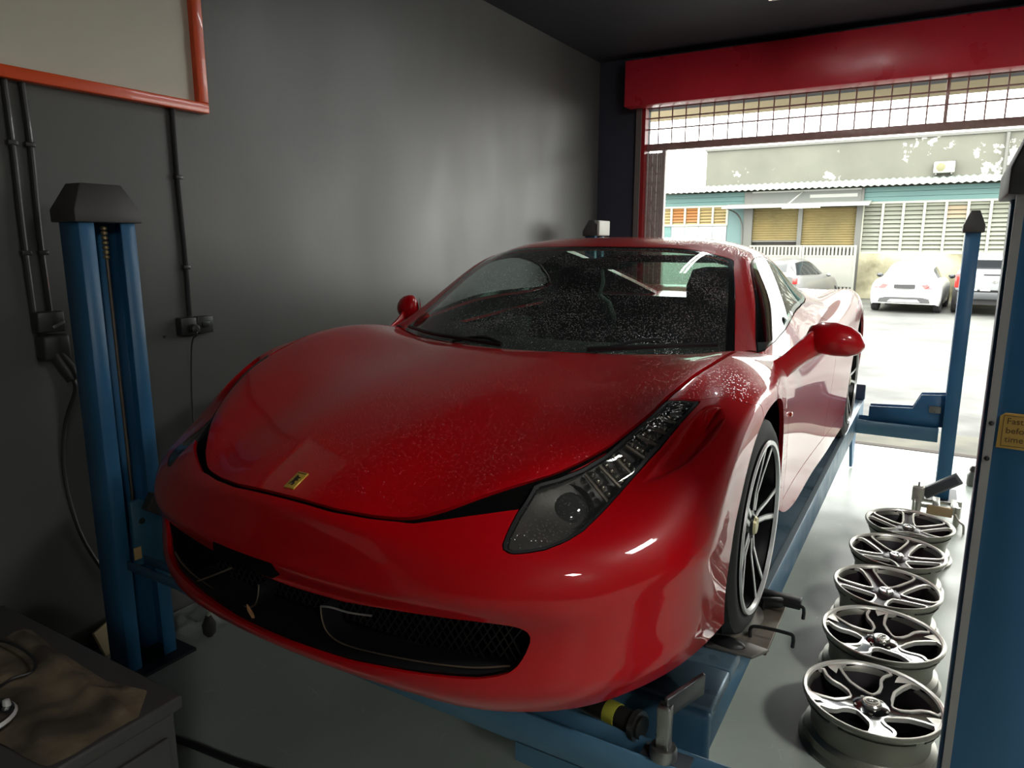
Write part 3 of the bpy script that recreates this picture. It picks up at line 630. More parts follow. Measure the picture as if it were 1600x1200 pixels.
# wing mirrors
def mirror(s, folded=False):
    M = Matrix.Identity(4)
    rows = []
    prof = [(0.0,.012,.010),(.012,.045,.040),(.045,.062,.057),(.09,.066,.060),(.135,.058,.053),(.165,.040,.036),(.18,.012,.010)]
    for d, a, h in prof:
        rows.append([Vector((d, math.cos(t)*a*(1.0 if math.cos(t) < 0 else .55)+.012*(d/.18), math.sin(t)*h+.006*math.sin(d/.18*math.pi)-(.02*d/.18))) for t in [2*math.pi*k/18 for k in range(18)]])
    def place(v):
        if folded: v = Matrix.Rotation(math.radians(52), 3, 'Z')@v
        return Vector(((.955+v.x*1.06)*1 if not folded else (.872+v.x*1.12), (1.62 if not folded else 1.66)+v.y, (.862 if not folded else .878)+v.z*(1 if not folded else 1.12)))
    hd = MB().grid([[tuple((lambda p: (p.x*s, p.y, p.z))(place(v))) for v in r] for r in rows], close_v=True)
    n = len(rows)*18; hd.f += [tuple(range(18)), tuple(range(n-18, n))]
    mo = cb(hd, 'wing_mirror', PAINT, smooth=True, angle=70)
    if not folded:
        st = [(.900,1.42,.758,.058,.024),(.925,1.47,.782,.054,.022),(.955,1.535,.812,.056,.026),(.99,1.60,.842,.062,.040)]
    else:
        st = [(.885,1.52,.775,.034,.014),(.90,1.58,.80,.03,.014),(.905,1.63,.83,.03,.016),(.915,1.67,.85,.03,.02)]
    g = []
    for x, y, z, a, h in st: g.append([((x+math.cos(t)*h*.9)*s, y+math.cos(t)*a*.4-math.sin(t)*a*.2, z+math.sin(t)*a*.8) for t in [2*math.pi*k/12 for k in range(12)]])
    sm = MB().grid(g, close_v=True); sm.f += [tuple(range(12)), tuple(range(36, 48))]
    cb(sm, 'mirror_stalk', PAINT, mo, smooth=True, angle=70)
    gl = MB().lathe([(.001,0),(.045,0),(.047,.004),(.001,.006)], 18, 'y'); gl.v = [(p[0]*1.4, p[1], p[2]) for p in gl.v]
    gl.v = [tuple((lambda q: (q.x*s, q.y, q.z))(place(Vector((p[0]+.095, p[1]+.044, p[2]-.004))))) for p in gl.v]
    cb(gl, 'mirror_glass', mat('mirror_silver', (.8,.8,.8), .03, 1.), mo, smooth=True)
mirror(1); mirror(-1, True)
# wipers
def wiper(a, name='wiper'):
    w = cb(MB().tube(smooth_path(a, 4), .007, 6), 'wiper_arm', MATTE, smooth=True); return w
w1 = wiper([(.33,1.185,.815),(.40,1.235,.838),(.455,1.275,.853),(.52,1.325,.858)])
cb(MB().tube(smooth_path([(.30,1.178,.822),(.45,1.235,.833),(.58,1.32,.838),(.69,1.42,.838)], 4), .009, 6), 'wiper_blade', DARK, w1, smooth=True)
w2 = wiper([(-.26,1.155,.815),(-.19,1.165,.832),(-.11,1.165,.838),(-.03,1.14,.825)])
cb(MB().tube(smooth_path([(-.62,1.335,.835),(-.4,1.205,.832),(-.2,1.155,.828),(-.02,1.125,.822)], 4), .008, 6), 'wiper_blade', DARK, w2, smooth=True)
cb(MB().grid([[(x, y-.03, .800) for x, y in zip(np.linspace(-.78,.78,25), np.interp(np.abs(np.linspace(-.78,.78,25)), [0,.27,.54,.745,.8],[1.12,1.155,1.275,1.44,1.47]))],[(x, y+.05, .803) for x, y in zip(np.linspace(-.78,.78,25), np.interp(np.abs(np.linspace(-.78,.78,25)), [0,.27,.54,.745,.8],[1.12,1.155,1.275,1.44,1.47]))]]), 'scuttle', MATTE, smooth=True)
# cabin
INT = mat('cabin_black', (.012,.012,.012), .75)
dash = MB().grid([[(x, 1.14+.42*(abs(x)/.8)**2+d, z) for x in np.linspace(-.8,.8,17)] for d, z in ((.0,.78),(.12,.80),(.3,.805),(.44,.79),(.5,.72),(.5,.5))])
cb(dash, 'dashboard', INT, smooth=True)
cb(MB().box(-.80,.80,1.5,2.85,.2,.24).box(-.86,-.80,1.5,2.85,.2,.76).box(.80,.86,1.5,2.85,.2,.76), 'cabin_tub', INT)
bk = MB().prism([(-.60,.2),(.60,.2),(.60,.90),(-.60,.90)], 2.80, 2.83, 'xz').prism([(-.60,.90),(-.46,.90),(-.44,1.06),(-.3,1.09),(.3,1.09),(.44,1.06),(.46,.90),(.60,.90),(.56,1.03),(.46,1.09),(.3,1.13),(-.3,1.13),(-.46,1.09),(-.56,1.03)], 2.80, 2.83, 'xz')
cb(bk, 'bulkhead', INT)
for s in (1, -1):
    seat = MB()
    g = []
    for z, y, w, dp in ((.42,2.28,.25,.07),(.6,2.36,.26,.07),(.8,2.46,.25,.06),(.88,2.50,.20,.055),(.92,2.52,.13,.05),(.98,2.545,.14,.05),(1.06,2.57,.12,.04),(1.075,2.575,.06,.03)):
        g.append([(s*.37+w*math.copysign(abs(math.cos(t))**.6, math.cos(t)), y+dp*math.copysign(abs(math.sin(t))**.6, math.sin(t)), z) for t in [2*math.pi*k/16 for k in range(16)]])
    seat.grid(g, close_v=True); seat.f += [tuple(range(16)), tuple(range(len(seat.v)-16, len(seat.v)))]
    so = cb(seat, 'seat_backrest', INT, smooth=True)
    cb(MB().box(s*.37-.25,s*.37+.25,1.75,2.32,.3,.44), 'seat_cushion', INT, so, bevel=.04)
sw = MB().lathe([(.175+.016*math.cos(a), .016*math.sin(a)) for a in [2*math.pi*k/8 for k in range(8)]], 28, closed=True)
Rw = rotm(math.radians(62)); sw.v = [tuple(Vector((-.37,1.80,.72))+Rw@Vector(p)) for p in sw.v]
cb(sw, 'steering_wheel', INT, smooth=True)
cb(MB().box(-.10,.10,1.93,1.955,1.075,1.125), 'interior_mirror', DARK, bevel=.012)
# wheels
TYRE = mat('tyre_rubber', (.016,.016,.016), .75, bump=.06, bscale=60)
def bar3(mb, pts, w, h):
    """bar of rectangular section along pts (radial, tangential, height), w widths, h depth below the face"""
    v = []; n = len(pts)
    for i, (r, o, z) in enumerate(pts):
        a = pts[max(i-1, 0)]; b = pts[min(i+1, n-1)]; d = Vector((b[0]-a[0], b[1]-a[1])).normalized(); nn = Vector((-d.y, d.x))
        ww = w[i] if hasattr(w, '__len__') else w
        for sx, zz in ((-.5, 0), (.5, 0), (.5, -h), (-.5, -h)): v.append((r+nn.x*ww*sx, o+nn.y*ww*sx, z+zz))
    f = [(3,2,1,0), tuple(range(4*n-4, 4*n))]
    for i in range(n-1): f += [(4*i+j, 4*i+(j+1) % 4, 4*i+4+(j+1) % 4, 4*i+4+j) for j in range(4)]
    return mb.add(v, f)
def rot_z(mb, a): mb.v = [tuple(Matrix.Rotation(a, 3, 'Z')@Vector(p)) for p in mb.v]; return mb
def axle(s, x_out, y, rt, w, rr, flip):
    """tyre and alloy wheel; local z points outboard"""
    tw = w
    root = thing_part('wheel', (x_out*s, y-CY, rt), (0, math.radians(90*s), 0))
    MB().lathe([(rr+.004,-.012),(rr+.03,-.006),(rt-.035,-.008),(rt-.012,-.022),(rt-.003,-.05),(rt,-.5*tw),(rt-.003,.05-tw),(rt-.012,.022-tw),(rr+.03,.006-tw),(rr+.004,.012-tw)], 56, cap=False).build('tyre', TYRE, root, smooth=True)
    MB().lathe([(rr+.008,-.004),(rr+.008,-.012),(rr-.006,-.016),(rr-.01,-.03),(rr-.022,-.06),(rr-.03,-.2),(rr-.004,.006-tw),(rr+.006,.0-tw)], 56, cap=False).build('rim_barrel', mat('rim_black', (.012,.012,.012), .3, .5), root, smooth=True)
    MB().lathe([(rr+.010,-.004),(rr+.008,.002),(rr-.004,.001),(rr-.007,-.010)], 56, cap=False).build('rim_edge', SILVER, root, smooth=True)
    MB().lathe([(.16,-.10),(.16,-.085),(.06,-.085),(.06,-.10)], 40, closed=True).build('brake_disc', STEEL, root, smooth=True)
    MB().box(.075,.165,-.08,.08,-.12,-.06).build('brake_caliper', mat('caliper_yellow', srgb(200,160,30), .4), root, bevel=.012)
    for k in range(5):
        a = 2*math.pi*k/5+.3
        d = MB(); f = MB()
        for o in (-1, 1):
            pts = [(.045,.012*o,-.030),(.10,.017*o,-.030),(.16,.026*o,-.022),(rr-.008,.046*o,-.010)]
            bar3(d, pts, [.024,.022,.020,.022], .035)
            bar3(f, [(r_, t_, z_+.0022) for r_, t_, z_ in pts], [.015,.011,.010,.014], .004)
        sp_ = rot_z(d, a).build('spoke', MATS['rim_black'], root)
        rot_z(f, a).build('spoke_face', SILVER, root)
    MB().lathe([(.001,-.022),(.03,-.022),(.036,-.03),(.06,-.036),(.062,-.07)], 24, cap=False).build('hub', MATS['rim_black'], root, smooth=True)
    MB().lathe([(.001,-.014),(.024,-.015),(.029,-.022)], 20, cap=False).build('hub_cap', mat('cap_yellow', srgb(206,196,150), .3, .4), root, smooth=True)
def thing_part(name, loc, rot):
    o = bpy.data.objects.new(name, None); col.objects.link(o); o.parent = car; o.location = loc; o.rotation_euler = rot; o.empty_display_size = .1; return o
for s in (1, -1):
    axle(s, .952, 1.06, .338, .235, .256, s < 0); axle(s, .950, 3.71, .358, .285, .256, s < 0)
    for y, r, z in ((1.065,.40,.345),(3.71,.425,.365)):
        wv = []
        ang = [math.radians(a) for a in range(-30, 211, 10)]
        wv = [[(xx*s, y+r*math.cos(a), z+r*math.sin(a)) for a in ang] for xx in (.93,.8,.62,.6)]
        wv.append([(.6*s, y+.1*math.cos(a), z+.1*math.sin(a)) for a in ang])
        cb(MB().grid(wv), 'wheel_well', SHUT, smooth=True)
    cb(MB().ball((.936*s,1.55,.588), .011, 10, 6, (.5,1.6,.8)), 'side_marker', mat('marker_amber', srgb(190,70,30), .25, coat=1), smooth=True)
cb(MB().box(-.62,.62,.25,4.3,.10,.14), 'underfloor', SHUT)
# ------------------------------------------------------------------ across the street
Y0 = 23.5
OW = mat('old_grey_render', srgb(93,93,83), .9, 0, c2=srgb(83,83,75), vscale=.9)
def peeling(m):
    n = m.node_tree; b = n.nodes['Principled BSDF']; tc = n.nodes.new('ShaderNodeTexCoord')
    a = n.nodes.new('ShaderNodeTexNoise'); a.inputs['Scale'].default_value = 3.2; a.inputs['Detail'].default_value = 7; a.inputs['Roughness'].default_value = .65
    g = n.nodes.new('ShaderNodeTexNoise'); g.inputs['Scale'].default_value = .55; g.inputs['Detail'].default_value = 2
    n.links.new(tc.outputs['Object'], a.inputs['Vector']); n.links.new(tc.outputs['Object'], g.inputs['Vector'])
    mu = n.nodes.new('ShaderNodeMath'); mu.operation = 'MULTIPLY'; n.links.new(a.outputs[0], mu.inputs[0]); n.links.new(g.outputs[0], mu.inputs[1])
    r = n.nodes.new('ShaderNodeMapRange'); r.inputs[1].default_value = .312; r.inputs[2].default_value = .325; n.links.new(mu.outputs[0], r.inputs[0])
    mx = n.nodes.new('ShaderNodeMix'); mx.data_type = 'RGBA'; mx.inputs[7].default_value = srgb(190,190,178)
    old = b.inputs['Base Color'].links[0].from_socket; n.links.new(old, mx.inputs[6]); n.links.new(r.outputs[0], mx.inputs[0]); n.links.new(mx.outputs[2], b.inputs['Base Color'])
peeling(OW)
TEAL = mat('teal_board', srgb(72,102,102), .7, 0, c2=srgb(83,113,107), vscale=1.5, stretch=(.3,1,4))
TIN = mat('roof_tin', srgb(125,133,126), .5, .2, var=.12, vscale=4)
CREAM = mat('cream_frame', srgb(148,148,132), .6)
SLAT = mat('louvre_glass', srgb(106,108,96), .3, var=.1, vscale=2)
SLATY = mat('louvre_yellow', srgb(125,109,69), .4, var=.15, vscale=2)
SLATO = mat('louvre_orange', srgb(130,84,39), .4)
GREYM = mat('grey_metal', srgb(86,86,81), .5, .3)
WHITE = mat('white_paint', srgb(146,148,142), .6)
YELS = mat('shutter_yellow', srgb(126,111,72), .5, 0, c2=srgb(104,96,66), vscale=.9)
MOSS = mat('stained_plaster', srgb(155,150,125), .9, 0, c2=srgb(69,65,42), vscale=1.1, contrast=(.42,.66))
PANEW = mat('white_board', srgb(142,148,146), .5)
bld = thing('shophouse', 'old grey shophouse with teal boards, louvred windows and yellow roller shutters across the street', 'building', (-1, Y0, 0))
def bb(mb, name, m, parent=None, **k):
    mb.v = [(p[0]+1, p[1]-Y0, p[2]) for p in mb.v]; return mb.build(name, m, parent or bld, **k)
bb(MB().box(-5.95, 9, 24.4, 30, 0, 4.95), 'upper_wall', OW)
bb(MB().box(-6.0, 9, 24.34, 24.6, 4.92, 5.0), 'coping', GREYM)
bb(MB().box(-7.35, 9, 24.0, 24.45, 0, 3.55), 'lower_wall', mat('olive_grey_plaster', srgb(100,100,86), .9, var=.15, vscale=1))  # olive-grey plaster with slight noise in its tone
# corrugated lean-to roof
rows = []
for y, z in ((22.9, 3.47), (24.42, 3.78)):
    rows.append([(x, y, z+.022*math.sin(x*2*math.pi/.19)) for x in np.arange(-7.5, 3.3, .0475)])
rf = MB().grid(rows); rf.grid([[(p[0], p[1], p[2]-.012) for p in r] for r in reversed(rows)])
bb(rf, 'roof_sheet', TIN, smooth=True, angle=80)
for x0, x1 in ((-7.35, -4.25), (-.85, 3.05)):
    for i in range(3): bb(MB().box(x0, x1, 23.46, 23.52, 3.03+i*.145, 3.165+i*.145), 'board', TEAL)
# louvred windows
def louvres(x0, x1, z0, z1, ncol, nrow, mats, label=None):
    w = bpy.data.objects.new('louvre_window', None); col.objects.link(w); w.parent = bld; w.location = (x0+1, 0, z0)
    W = (x1-x0)/ncol; H = (z1-z0)/nrow
    st_ = MB().box(-.035,.035,-.08,.03,0,z1-z0).mesh('mullion'); st_.materials.append(CREAM)
    for i in range(ncol+1): piece('mullion', st_, w, (i*W, 0, 0))
    rl = MB().box(-.02, x1-x0+.02, -.07, .03, -.03, .03).mesh('rail'); rl.materials.append(CREAM)
    for z in (0, z1-z0): piece('rail', rl, w, (0, 0, z))
    ms = {}
    for i in range(ncol):
        for j in range(nrow):
            m = mats(i, j)
            if m.name not in ms:
                ms[m.name] = MB().rbox((0,0,0), (W-.07, .012, H*.98), rotm(math.radians(-28))).mesh('slat'); ms[m.name].materials.append(m)
            piece('slat', ms[m.name], w, ((i+.5)*W, -.02, (j+.5)*H))
    return w
louvres(-.82, 2.98, 1.52, 3.0, 7, 12, lambda i, j: mat('louvre_tan', srgb(125,113,92), .4) if (i == 4 and 8 <= j <= 10) else SLAT)
louvres(-7.28, -4.9, 2.42, 3.02, 5, 6, lambda i, j: (SLATO if i in (1, 2) and 1 <= j <= 5 else SLATY))
for i in range(5): bb(MB().box(-7.28+i*.476+.006, -7.28+(i+1)*.476-.006, 23.47, 23.5, 1.6, 2.38), 'panel', TEAL if i == 0 else PANEW)
bb(MB().box(-4.88,-4.35,23.44,23.5,.2,3.02), 'side_panel', mat('teal_panel', srgb(79,103,101), .7))
bb(MB().box(-7.35,-4.35,23.45,24.05,0,1.58), 'base_wall', WHITE)
# shutters and doorway
for x0, x1, zb in ((-4.06,-2.66,1.9),(-2.53,-.99,1.70)):
    prof = []
    n = int((2.97-zb)/.075)
    for i in range(n*4+1): prof.append((23.50-.014*math.sin(i/4*2*math.pi), zb+i*.075/4))
    sh = bb(MB().grid([[(x0, y, z) for y, z in prof], [(x1, y, z) for y, z in prof]]), 'roller_shutter', YELS, smooth=True)
    bb(MB().box(x0, x1, 23.49, 23.53, zb-.05, zb), 'bottom_rail', GREYM, sh)
bb(MB().box(-4.06,-.99,23.6,24.0,0,1.95), 'dark_doorway', mat('door_dark', srgb(50,48,42), .8))
for x0, x1 in ((-4.35,-4.06),(-2.66,-2.53),(-.99,-.82)): bb(MB().box(x0, x1, 23.4, 23.56, 0, 3.45), 'column', GREYM)
sg = bb(MB().box(-4.1,-.9,23.38,23.48,3.06,3.42), 'sign_board', mat('sign_grey', srgb(90,93,88), .6, var=.1, vscale=1))
bb(MB().box(-4.1,-.9,23.35,23.40,3.40,3.45), 'sign_rail', WHITE, sg)
bb(MB().box(-2.35,-1.0,23.365,23.385,3.2,3.3), 'faded_strip', WHITE, sg)
aw = MB().add([(-4.85,22.5,2.93),(-.6,22.5,2.93),(-.6,23.4,3.08),(-4.85,23.4,3.08),(-4.85,22.5,2.89),(-.6,22.5,2.89),(-.6,23.4,3.04),(-4.85,23.4,3.04)],[(0,1,2,3),(7,6,5,4),(0,4,5,1),(1,5,6,2),(2,6,7,3),(3,7,4,0)])
ao = bb(aw, 'awning', WHITE)
bb(MB().tube([(-2.9,22.6,2.95),(-2.55,23.38,3.42)], .018, 6), 'awning_strut', WHITE, ao)
bb(MB().tube(smooth_path([(-4.75,22.6,2.92),(-4.5,23.1,2.75),(-4.38,23.35,2.4),(-4.36,23.38,1.6)]), .025, 6), 'awning_bracket', GREYM, ao, smooth=True)
bb(MB().tube([(-3.05,22.75,2.9),(-1.95,22.75,2.9)], .028, 8), 'tube_light', mat('far_tube', (1,1,1), .5, emit=(1,1,.9), estr=9), ao, smooth=True)
# stained low wall under the louvres
bb(MB().box(-.82,3.35,23.42,23.62,0,1.5), 'stained_wall', MOSS)
bb(MB().box(3.05,3.35,23.3,23.5,0,3.5), 'corner_post', CREAM)
bb(MB().box(3.35,9,23.3,23.6,0,3.6), 'end_wall', WHITE)
bb(MB().tube([(2.67,24.33,3.75),(2.67,24.33,4.9)], .05, 8), 'drain_pipe', GREYM, smooth=True)
bb(MB().tube([(1.2,24.36,3.85),(1.42,24.36,3.85),(1.44,24.36,4.22)], .018, 6), 'cable_pipe', GREYM, smooth=True)
# gate
gt = thing('street_gate', 'pale sheet metal gate with a row of slots before the yellow shutters', 'gate', (-2.4, 22.9, 0))
GW = mat('gate_paint', srgb(125,125,117), .6, var=.06, vscale=2)
for x0, x1 in ((-1.58,.0),(.02,1.55)):
    gp = MB().box(x0, x1, -.02, .02, .52, 1.42).build('gate_sheet', GW, gt)
    for z in (.28, .52, 1.42, 1.72): MB().box(x0, x1, -.03, .03, z-.025, z+.025).build('gate_rail', GW, gp)
    pk = MB().box(-.03, .03, -.02, .02, 0, .3).mesh('gate_bar'); pk.materials.append(GW)
    n = 14
    for i in range(n+1):
        piece('gate_bar', pk, gp, (x0+.03+(x1-x0-.06)*i/n, 0, 1.42)); piece('gate_bar', pk, gp, (x0+.03+(x1-x0-.06)*i/n, 0, .26), scale=(1,1,.85))
    for x in (x0+.03, x1-.03): MB().box(x-.035, x+.035, -.035, .035, 0, 1.75).build('gate_post', GW, gp)
# air conditioner
ac = thing('air_conditioner', 'white outdoor air conditioner unit on the grey upper wall', 'air conditioner', (1.18, 24.40, 3.79))
MB().box(-.27,.27,-.26,-.04,.06,.38).build('casing', mat('ac_white', srgb(171,172,159), .5), ac, bevel=.03)
MB().lathe([(.001,-.268),(.11,-.268),(.125,-.262),(.125,-.25)], 20, 'y', c=(-.09,0,.22), cap=False).build('fan_grille', mat('ac_fan', srgb(100,98,69), .6), ac, smooth=True)
for x in (-.2,.2): MB().box(x-.02,x+.02,-.28,.0,0,.06).build('bracket', GREYM, ac)
for o, l in ((bld, (-1.234, 25.96, -.17)), (gt, (-2.774, 25.30, -.17)), (ac, (1.164, 26.94, 4.0))): o.location = l; o.scale = (1.1,)*3
# ------------------------------------------------------------------ parked cars
def loft(G, nu=5, nv=5):
    X, F = surface_raw(G, nu, nv); mb = MB(); mb.v = [tuple(p) for p in X]; mb.f = [tuple(int(i) for i in t) for t in F]; return mb
def surface_raw(G, nu, nv):
    X, F = surface(G, nu, nv); return X[:, :3], F
def car_wheel(root, x, y, r, w):
    s = 1 if x > 0 else -1
    wh = MB().lathe([(r*.62,-w/2+.01),(r*.68,-w/2),(r*.93,-w/2),(r,-w/2+.03),(r,w/2-.03),(r*.93,w/2),(r*.68,w/2),(r*.62,w/2-.01)], 24, 'x', (x, y, r), cap=False).build('wheel', TYRE, root, smooth=True)
    MB().lathe([(.001,s*(w/2-.03)),(r*.6,s*(w/2-.015)),(r*.64,s*(w/2-.01)),(r*.64,-s*w/2)], 24, 'x', (x, y, r), cap=False).build('hub', STEEL, wh, smooth=True)
def parked(name, label, loc, rz, sc_, body, glassz, m, kind):
    """car seen from behind: tail at local y=0, nose at +y"""
    t = thing(name, label, 'car', loc, rz)
    t.scale = (sc_,)*3
    mb = loft(body); w = (len(body[0])-1)*10+1
    mb.f += [tuple(range(w)), tuple(range(len(mb.v)-w, len(mb.v)))]
    mb.build('body', m, t, smooth=True, angle=60)
    return t
CARG = mat('dark_car_glass', (.02,.022,.024), .08, coat=.5)
REDL = mat('tail_lamp_red', srgb(200,30,24), .25, coat=.6)
CARW = mat('white_car_paint', srgb(196,198,196), .3, coat=.6)
CARG2 = mat('grey_car_paint', srgb(104,104,102), .35, .2, coat=.6)
PLATE = mat('plate_dark', (.03,.03,.032), .5)
# white saloon
SED = [ # rows tail -> nose ; centre top -> sill
 [(0,.02,.98),(.3,.03,.975),(.55,.06,.95),(.72,.10,.86),(.80,.12,.70),(.82,.10,.5),(.80,.10,.36),(.78,.12,.26)],
 [(0,.14,1.02),(.3,.15,1.015),(.56,.17,.99),(.76,.22,.90),(.86,.26,.72),(.885,.28,.5),(.87,.28,.34),(.84,.30,.22)],
 [(0,.5,1.04),(.3,.5,1.035),(.58,.52,1.01),(.79,.56,.92),(.89,.6,.74),(.905,.62,.5),(.89,.62,.34),(.86,.62,.20)],
 [(0,1.4,1.0),(.3,1.4,1.0),(.6,1.4,.98),(.82,1.4,.92),(.90,1.4,.74),(.91,1.4,.5),(.90,1.4,.34),(.87,1.4,.2)],
 [(0,2.8,.98),(.3,2.8,.98),(.6,2.8,.97),(.82,2.8,.9),(.90,2.8,.72),(.91,2.8,.5),(.90,2.8,.34),(.87,2.8,.2)],
 [(0,3.9,.88),(.3,3.9,.88),(.6,3.9,.86),(.78,3.9,.8),(.86,3.9,.66),(.87,3.9,.5),(.86,3.9,.34),(.84,3.9,.2)],
 [(0,4.5,.68),(.3,4.48,.68),(.5,4.44,.66),(.66,4.36,.6),(.72,4.3,.5),(.74,4.28,.42),(.73,4.28,.32),(.72,4.28,.22)]]
SEDR = [[(0,.55,1.03),(.35,.56,1.02),(.62,.62,.97),(.74,.68,.92)],[(0,.85,1.22),(.33,.86,1.21),(.56,.9,1.14),(.72,.95,.93)],[(0,1.35,1.40),(.32,1.35,1.39),(.54,1.36,1.30),(.76,1.4,.93)],[(0,1.9,1.43),(.32,1.9,1.42),(.55,1.9,1.33),(.77,1.9,.93)],[(0,2.5,1.36),(.32,2.5,1.35),(.54,2.5,1.26),(.76,2.5,.92)],[(0,3.1,1.02),(.32,3.08,1.02),(.55,3.05,.99),(.74,3.0,.92)]]
sd_ = parked('saloon_car', 'white saloon car with a red tail lamp parked before the stained wall', (.60, 20.35, -.02), math.radians(-4), .93, SED, 0, CARW, 'sedan')
sr = loft(SEDR).build('cabin', CARW, sd_, smooth=True)
Xr, Fr = surface(SEDR, 8, 8)
def cabin_panel(name, m, parent, f, off=-.006):
    X, F = clip(Xr, Fr, f(Xr)); 
    me = bpy.data.meshes.new(name); me.from_pydata((X[:, :3]-X[:, 3:6]*off).tolist(), [], F.tolist()); me.materials.append(m)
    me.polygons.foreach_set('use_smooth', [True]*len(me.polygons)); return link(name, me, parent)
cabin_panel('rear_window', mat('pale_car_glass', srgb(150,154,150), .1, coat=1), sr, lambda X: rb(X, .25, 1.9, -1.7, 1.7, .03))
for s in (1, -1): cabin_panel('side_window', CARG, sr, lambda X: np.minimum(rb(X, 1.35, 4.6, 2.2, 2.9, .03), X[:, 7]*s))
for s in (1, -1):
    MB().add([(.42*s,.022,.80),(.76*s,.13,.86),(.80*s,.19,.80),(.77*s,.10,.70),(.5*s,.03,.70),(.42*s,.06,.80),(.74*s,.2,.86),(.79*s,.24,.80),(.76*s,.16,.70),(.5*s,.08,.70)],[(0,1,2,3,4),(9,8,7,6,5),(0,5,6,1),(1,6,7,2),(2,7,8,3),(3,8,9,4),(4,9,5,0)]).build('tail_lamp', REDL, sd_)
    for y in (.85, 3.5): car_wheel(sd_, .80*s, y, .31, .2)
    MB().ball((.98*s, 2.55, .98), .1, 10, 6, (1,.6,.7)).build('door_mirror', CARG, sd_, smooth=True)
MB().box(-.26,.26,-.004,.06,.70,.81).build('number_plate', PLATE, sd_)
MB().prism([(-.66,.30),(.66,.30),(.62,.41),(.45,.45),(-.45,.45),(-.62,.41)], .07, .2, 'xz').build('diffuser', mat('diffuser_dark', (.05,.05,.05), .5), sd_)
MB().prism([(-.42,.31),(.42,.31),(.34,.39),(-.34,.39)], .05, .1, 'xz').build('diffuser_insert', mat('diffuser_grey', srgb(150,150,148), .4), sd_)
# silver pickup
pk = thing('pickup_truck', 'silver pickup truck with a dark bumper parked right of the white saloon', 'car', (2.58, 20.5, -.02), math.radians(-2))
PICK = mat('pickup_silver', srgb(140,142,144), .3, .2, coat=.6)
MB().box(-.84,.84,.05,1.6,.62,1.12).build('load_bed', PICK, pk, bevel=.05)
MB().box(-.70,.70,0,.06,.64,1.13).build('tailgate', PICK, pk, bevel=.03)
MB().box(-.26,.26,-.02,.02,1.02,1.055).build('tailgate_handle', DARK, pk, bevel=.01)
MB().prism([(0,.90),(.07,.86),(.0,.82),(-.07,.86)], -.012, .01, 'xz').build('tailgate_emblem', STEEL, pk)
CABP = [[(0,1.62,.95),(.5,1.62,.95),(.8,1.64,.94),(.86,1.68,.8),(.86,1.7,.6)],[(0,1.66,1.40),(.4,1.66,1.39),(.62,1.68,1.33),(.86,1.75,.95),(.88,1.78,.6)],[(0,1.95,1.50),(.4,1.95,1.49),(.62,1.95,1.43),(.86,1.95,.98),(.88,1.95,.6)],[(0,2.9,1.50),(.4,2.9,1.49),(.62,2.9,1.43),(.86,2.9,.98),(.88,2.9,.6)],[(0,3.7,1.05),(.4,3.7,1.05),(.64,3.7,1.03),(.84,3.7,.95),(.88,3.7,.6)],[(0,4.9,.98),(.4,4.88,.98),(.6,4.8,.96),(.78,4.7,.86),(.82,4.7,.6)]]
loft(CABP).build('cab', PICK, pk, smooth=True)
MB().prism([(-.56,1.14),(.56,1.14),(.48,1.38),(-.48,1.38)], 1.60, 1.66, 'xz').build('rear_window', CARG, pk)
MB().box(-.78,.78,-.10,.12,.42,.60).build('rear_bumper', mat('bumper_grey', srgb(70,72,74), .4, .4), pk, bevel=.02)
for x0, x1 in ((-.55,-.36),(-.3,-.08),(.08,.3),(.42,.58)): MB().box(x0,x1,-.012,.04,.63,.70).build('trim_bar', WHITE, pk)
MB().box(-.80,.80,.1,4.6,.28,.62).build('chassis', DARK, pk)
for s in (1, -1):
    MB().box(s*.80-.06,s*.80+.06,.02,.12,.70,1.05).build('tail_lamp', REDL, pk, bevel=.015)
    for y in (.95, 4.0): car_wheel(pk, .78*s, y, .36, .24)
# grey hatchback behind
ht = parked('hatchback', 'grey hatchback parked before the street gate behind the red car', (-2.95, 21.6, -.02), math.radians(-16), .88, [
 [(0,.02,.95),(.4,.03,.95),(.68,.06,.92),(.78,.1,.7),(.8,.1,.5),(.78,.12,.25)],
 [(0,.2,1.0),(.4,.2,1.0),(.72,.25,.96),(.84,.3,.72),(.86,.3,.5),(.84,.3,.22)],
 [(0,1.5,1.0),(.4,1.5,1.0),(.76,1.5,.95),(.86,1.5,.72),(.87,1.5,.5),(.85,1.5,.2)],
 [(0,3.0,.98),(.4,3.0,.98),(.76,3.0,.92),(.85,3.0,.72),(.86,3.0,.5),(.84,3.0,.2)],
 [(0,3.8,.7),(.4,3.76,.7),(.6,3.7,.66),(.7,3.66,.55),(.72,3.64,.42),(.7,3.64,.25)]], 0, CARG2, 'hatch')
HB = [[(0,.10,.98),(.4,.11,.97),(.66,.16,.93)],[(0,.3,1.35),(.36,.31,1.34),(.68,.4,.95)],[(0,.7,1.50),(.36,.7,1.48),(.72,.8,.95)],[(0,1.8,1.50),(.36,1.8,1.48),(.73,1.8,.94)],[(0,2.8,1.0),(.36,2.8,1.0),(.70,2.75,.92)]]
hr = loft(HB).build('cabin', CARG2, ht, smooth=True)
Xr, Fr = surface(HB, 8, 8)
cabin_panel('rear_window', CARG, hr, lambda X: rb(X, .3, 1.3, -1.0, 1.0, .03))
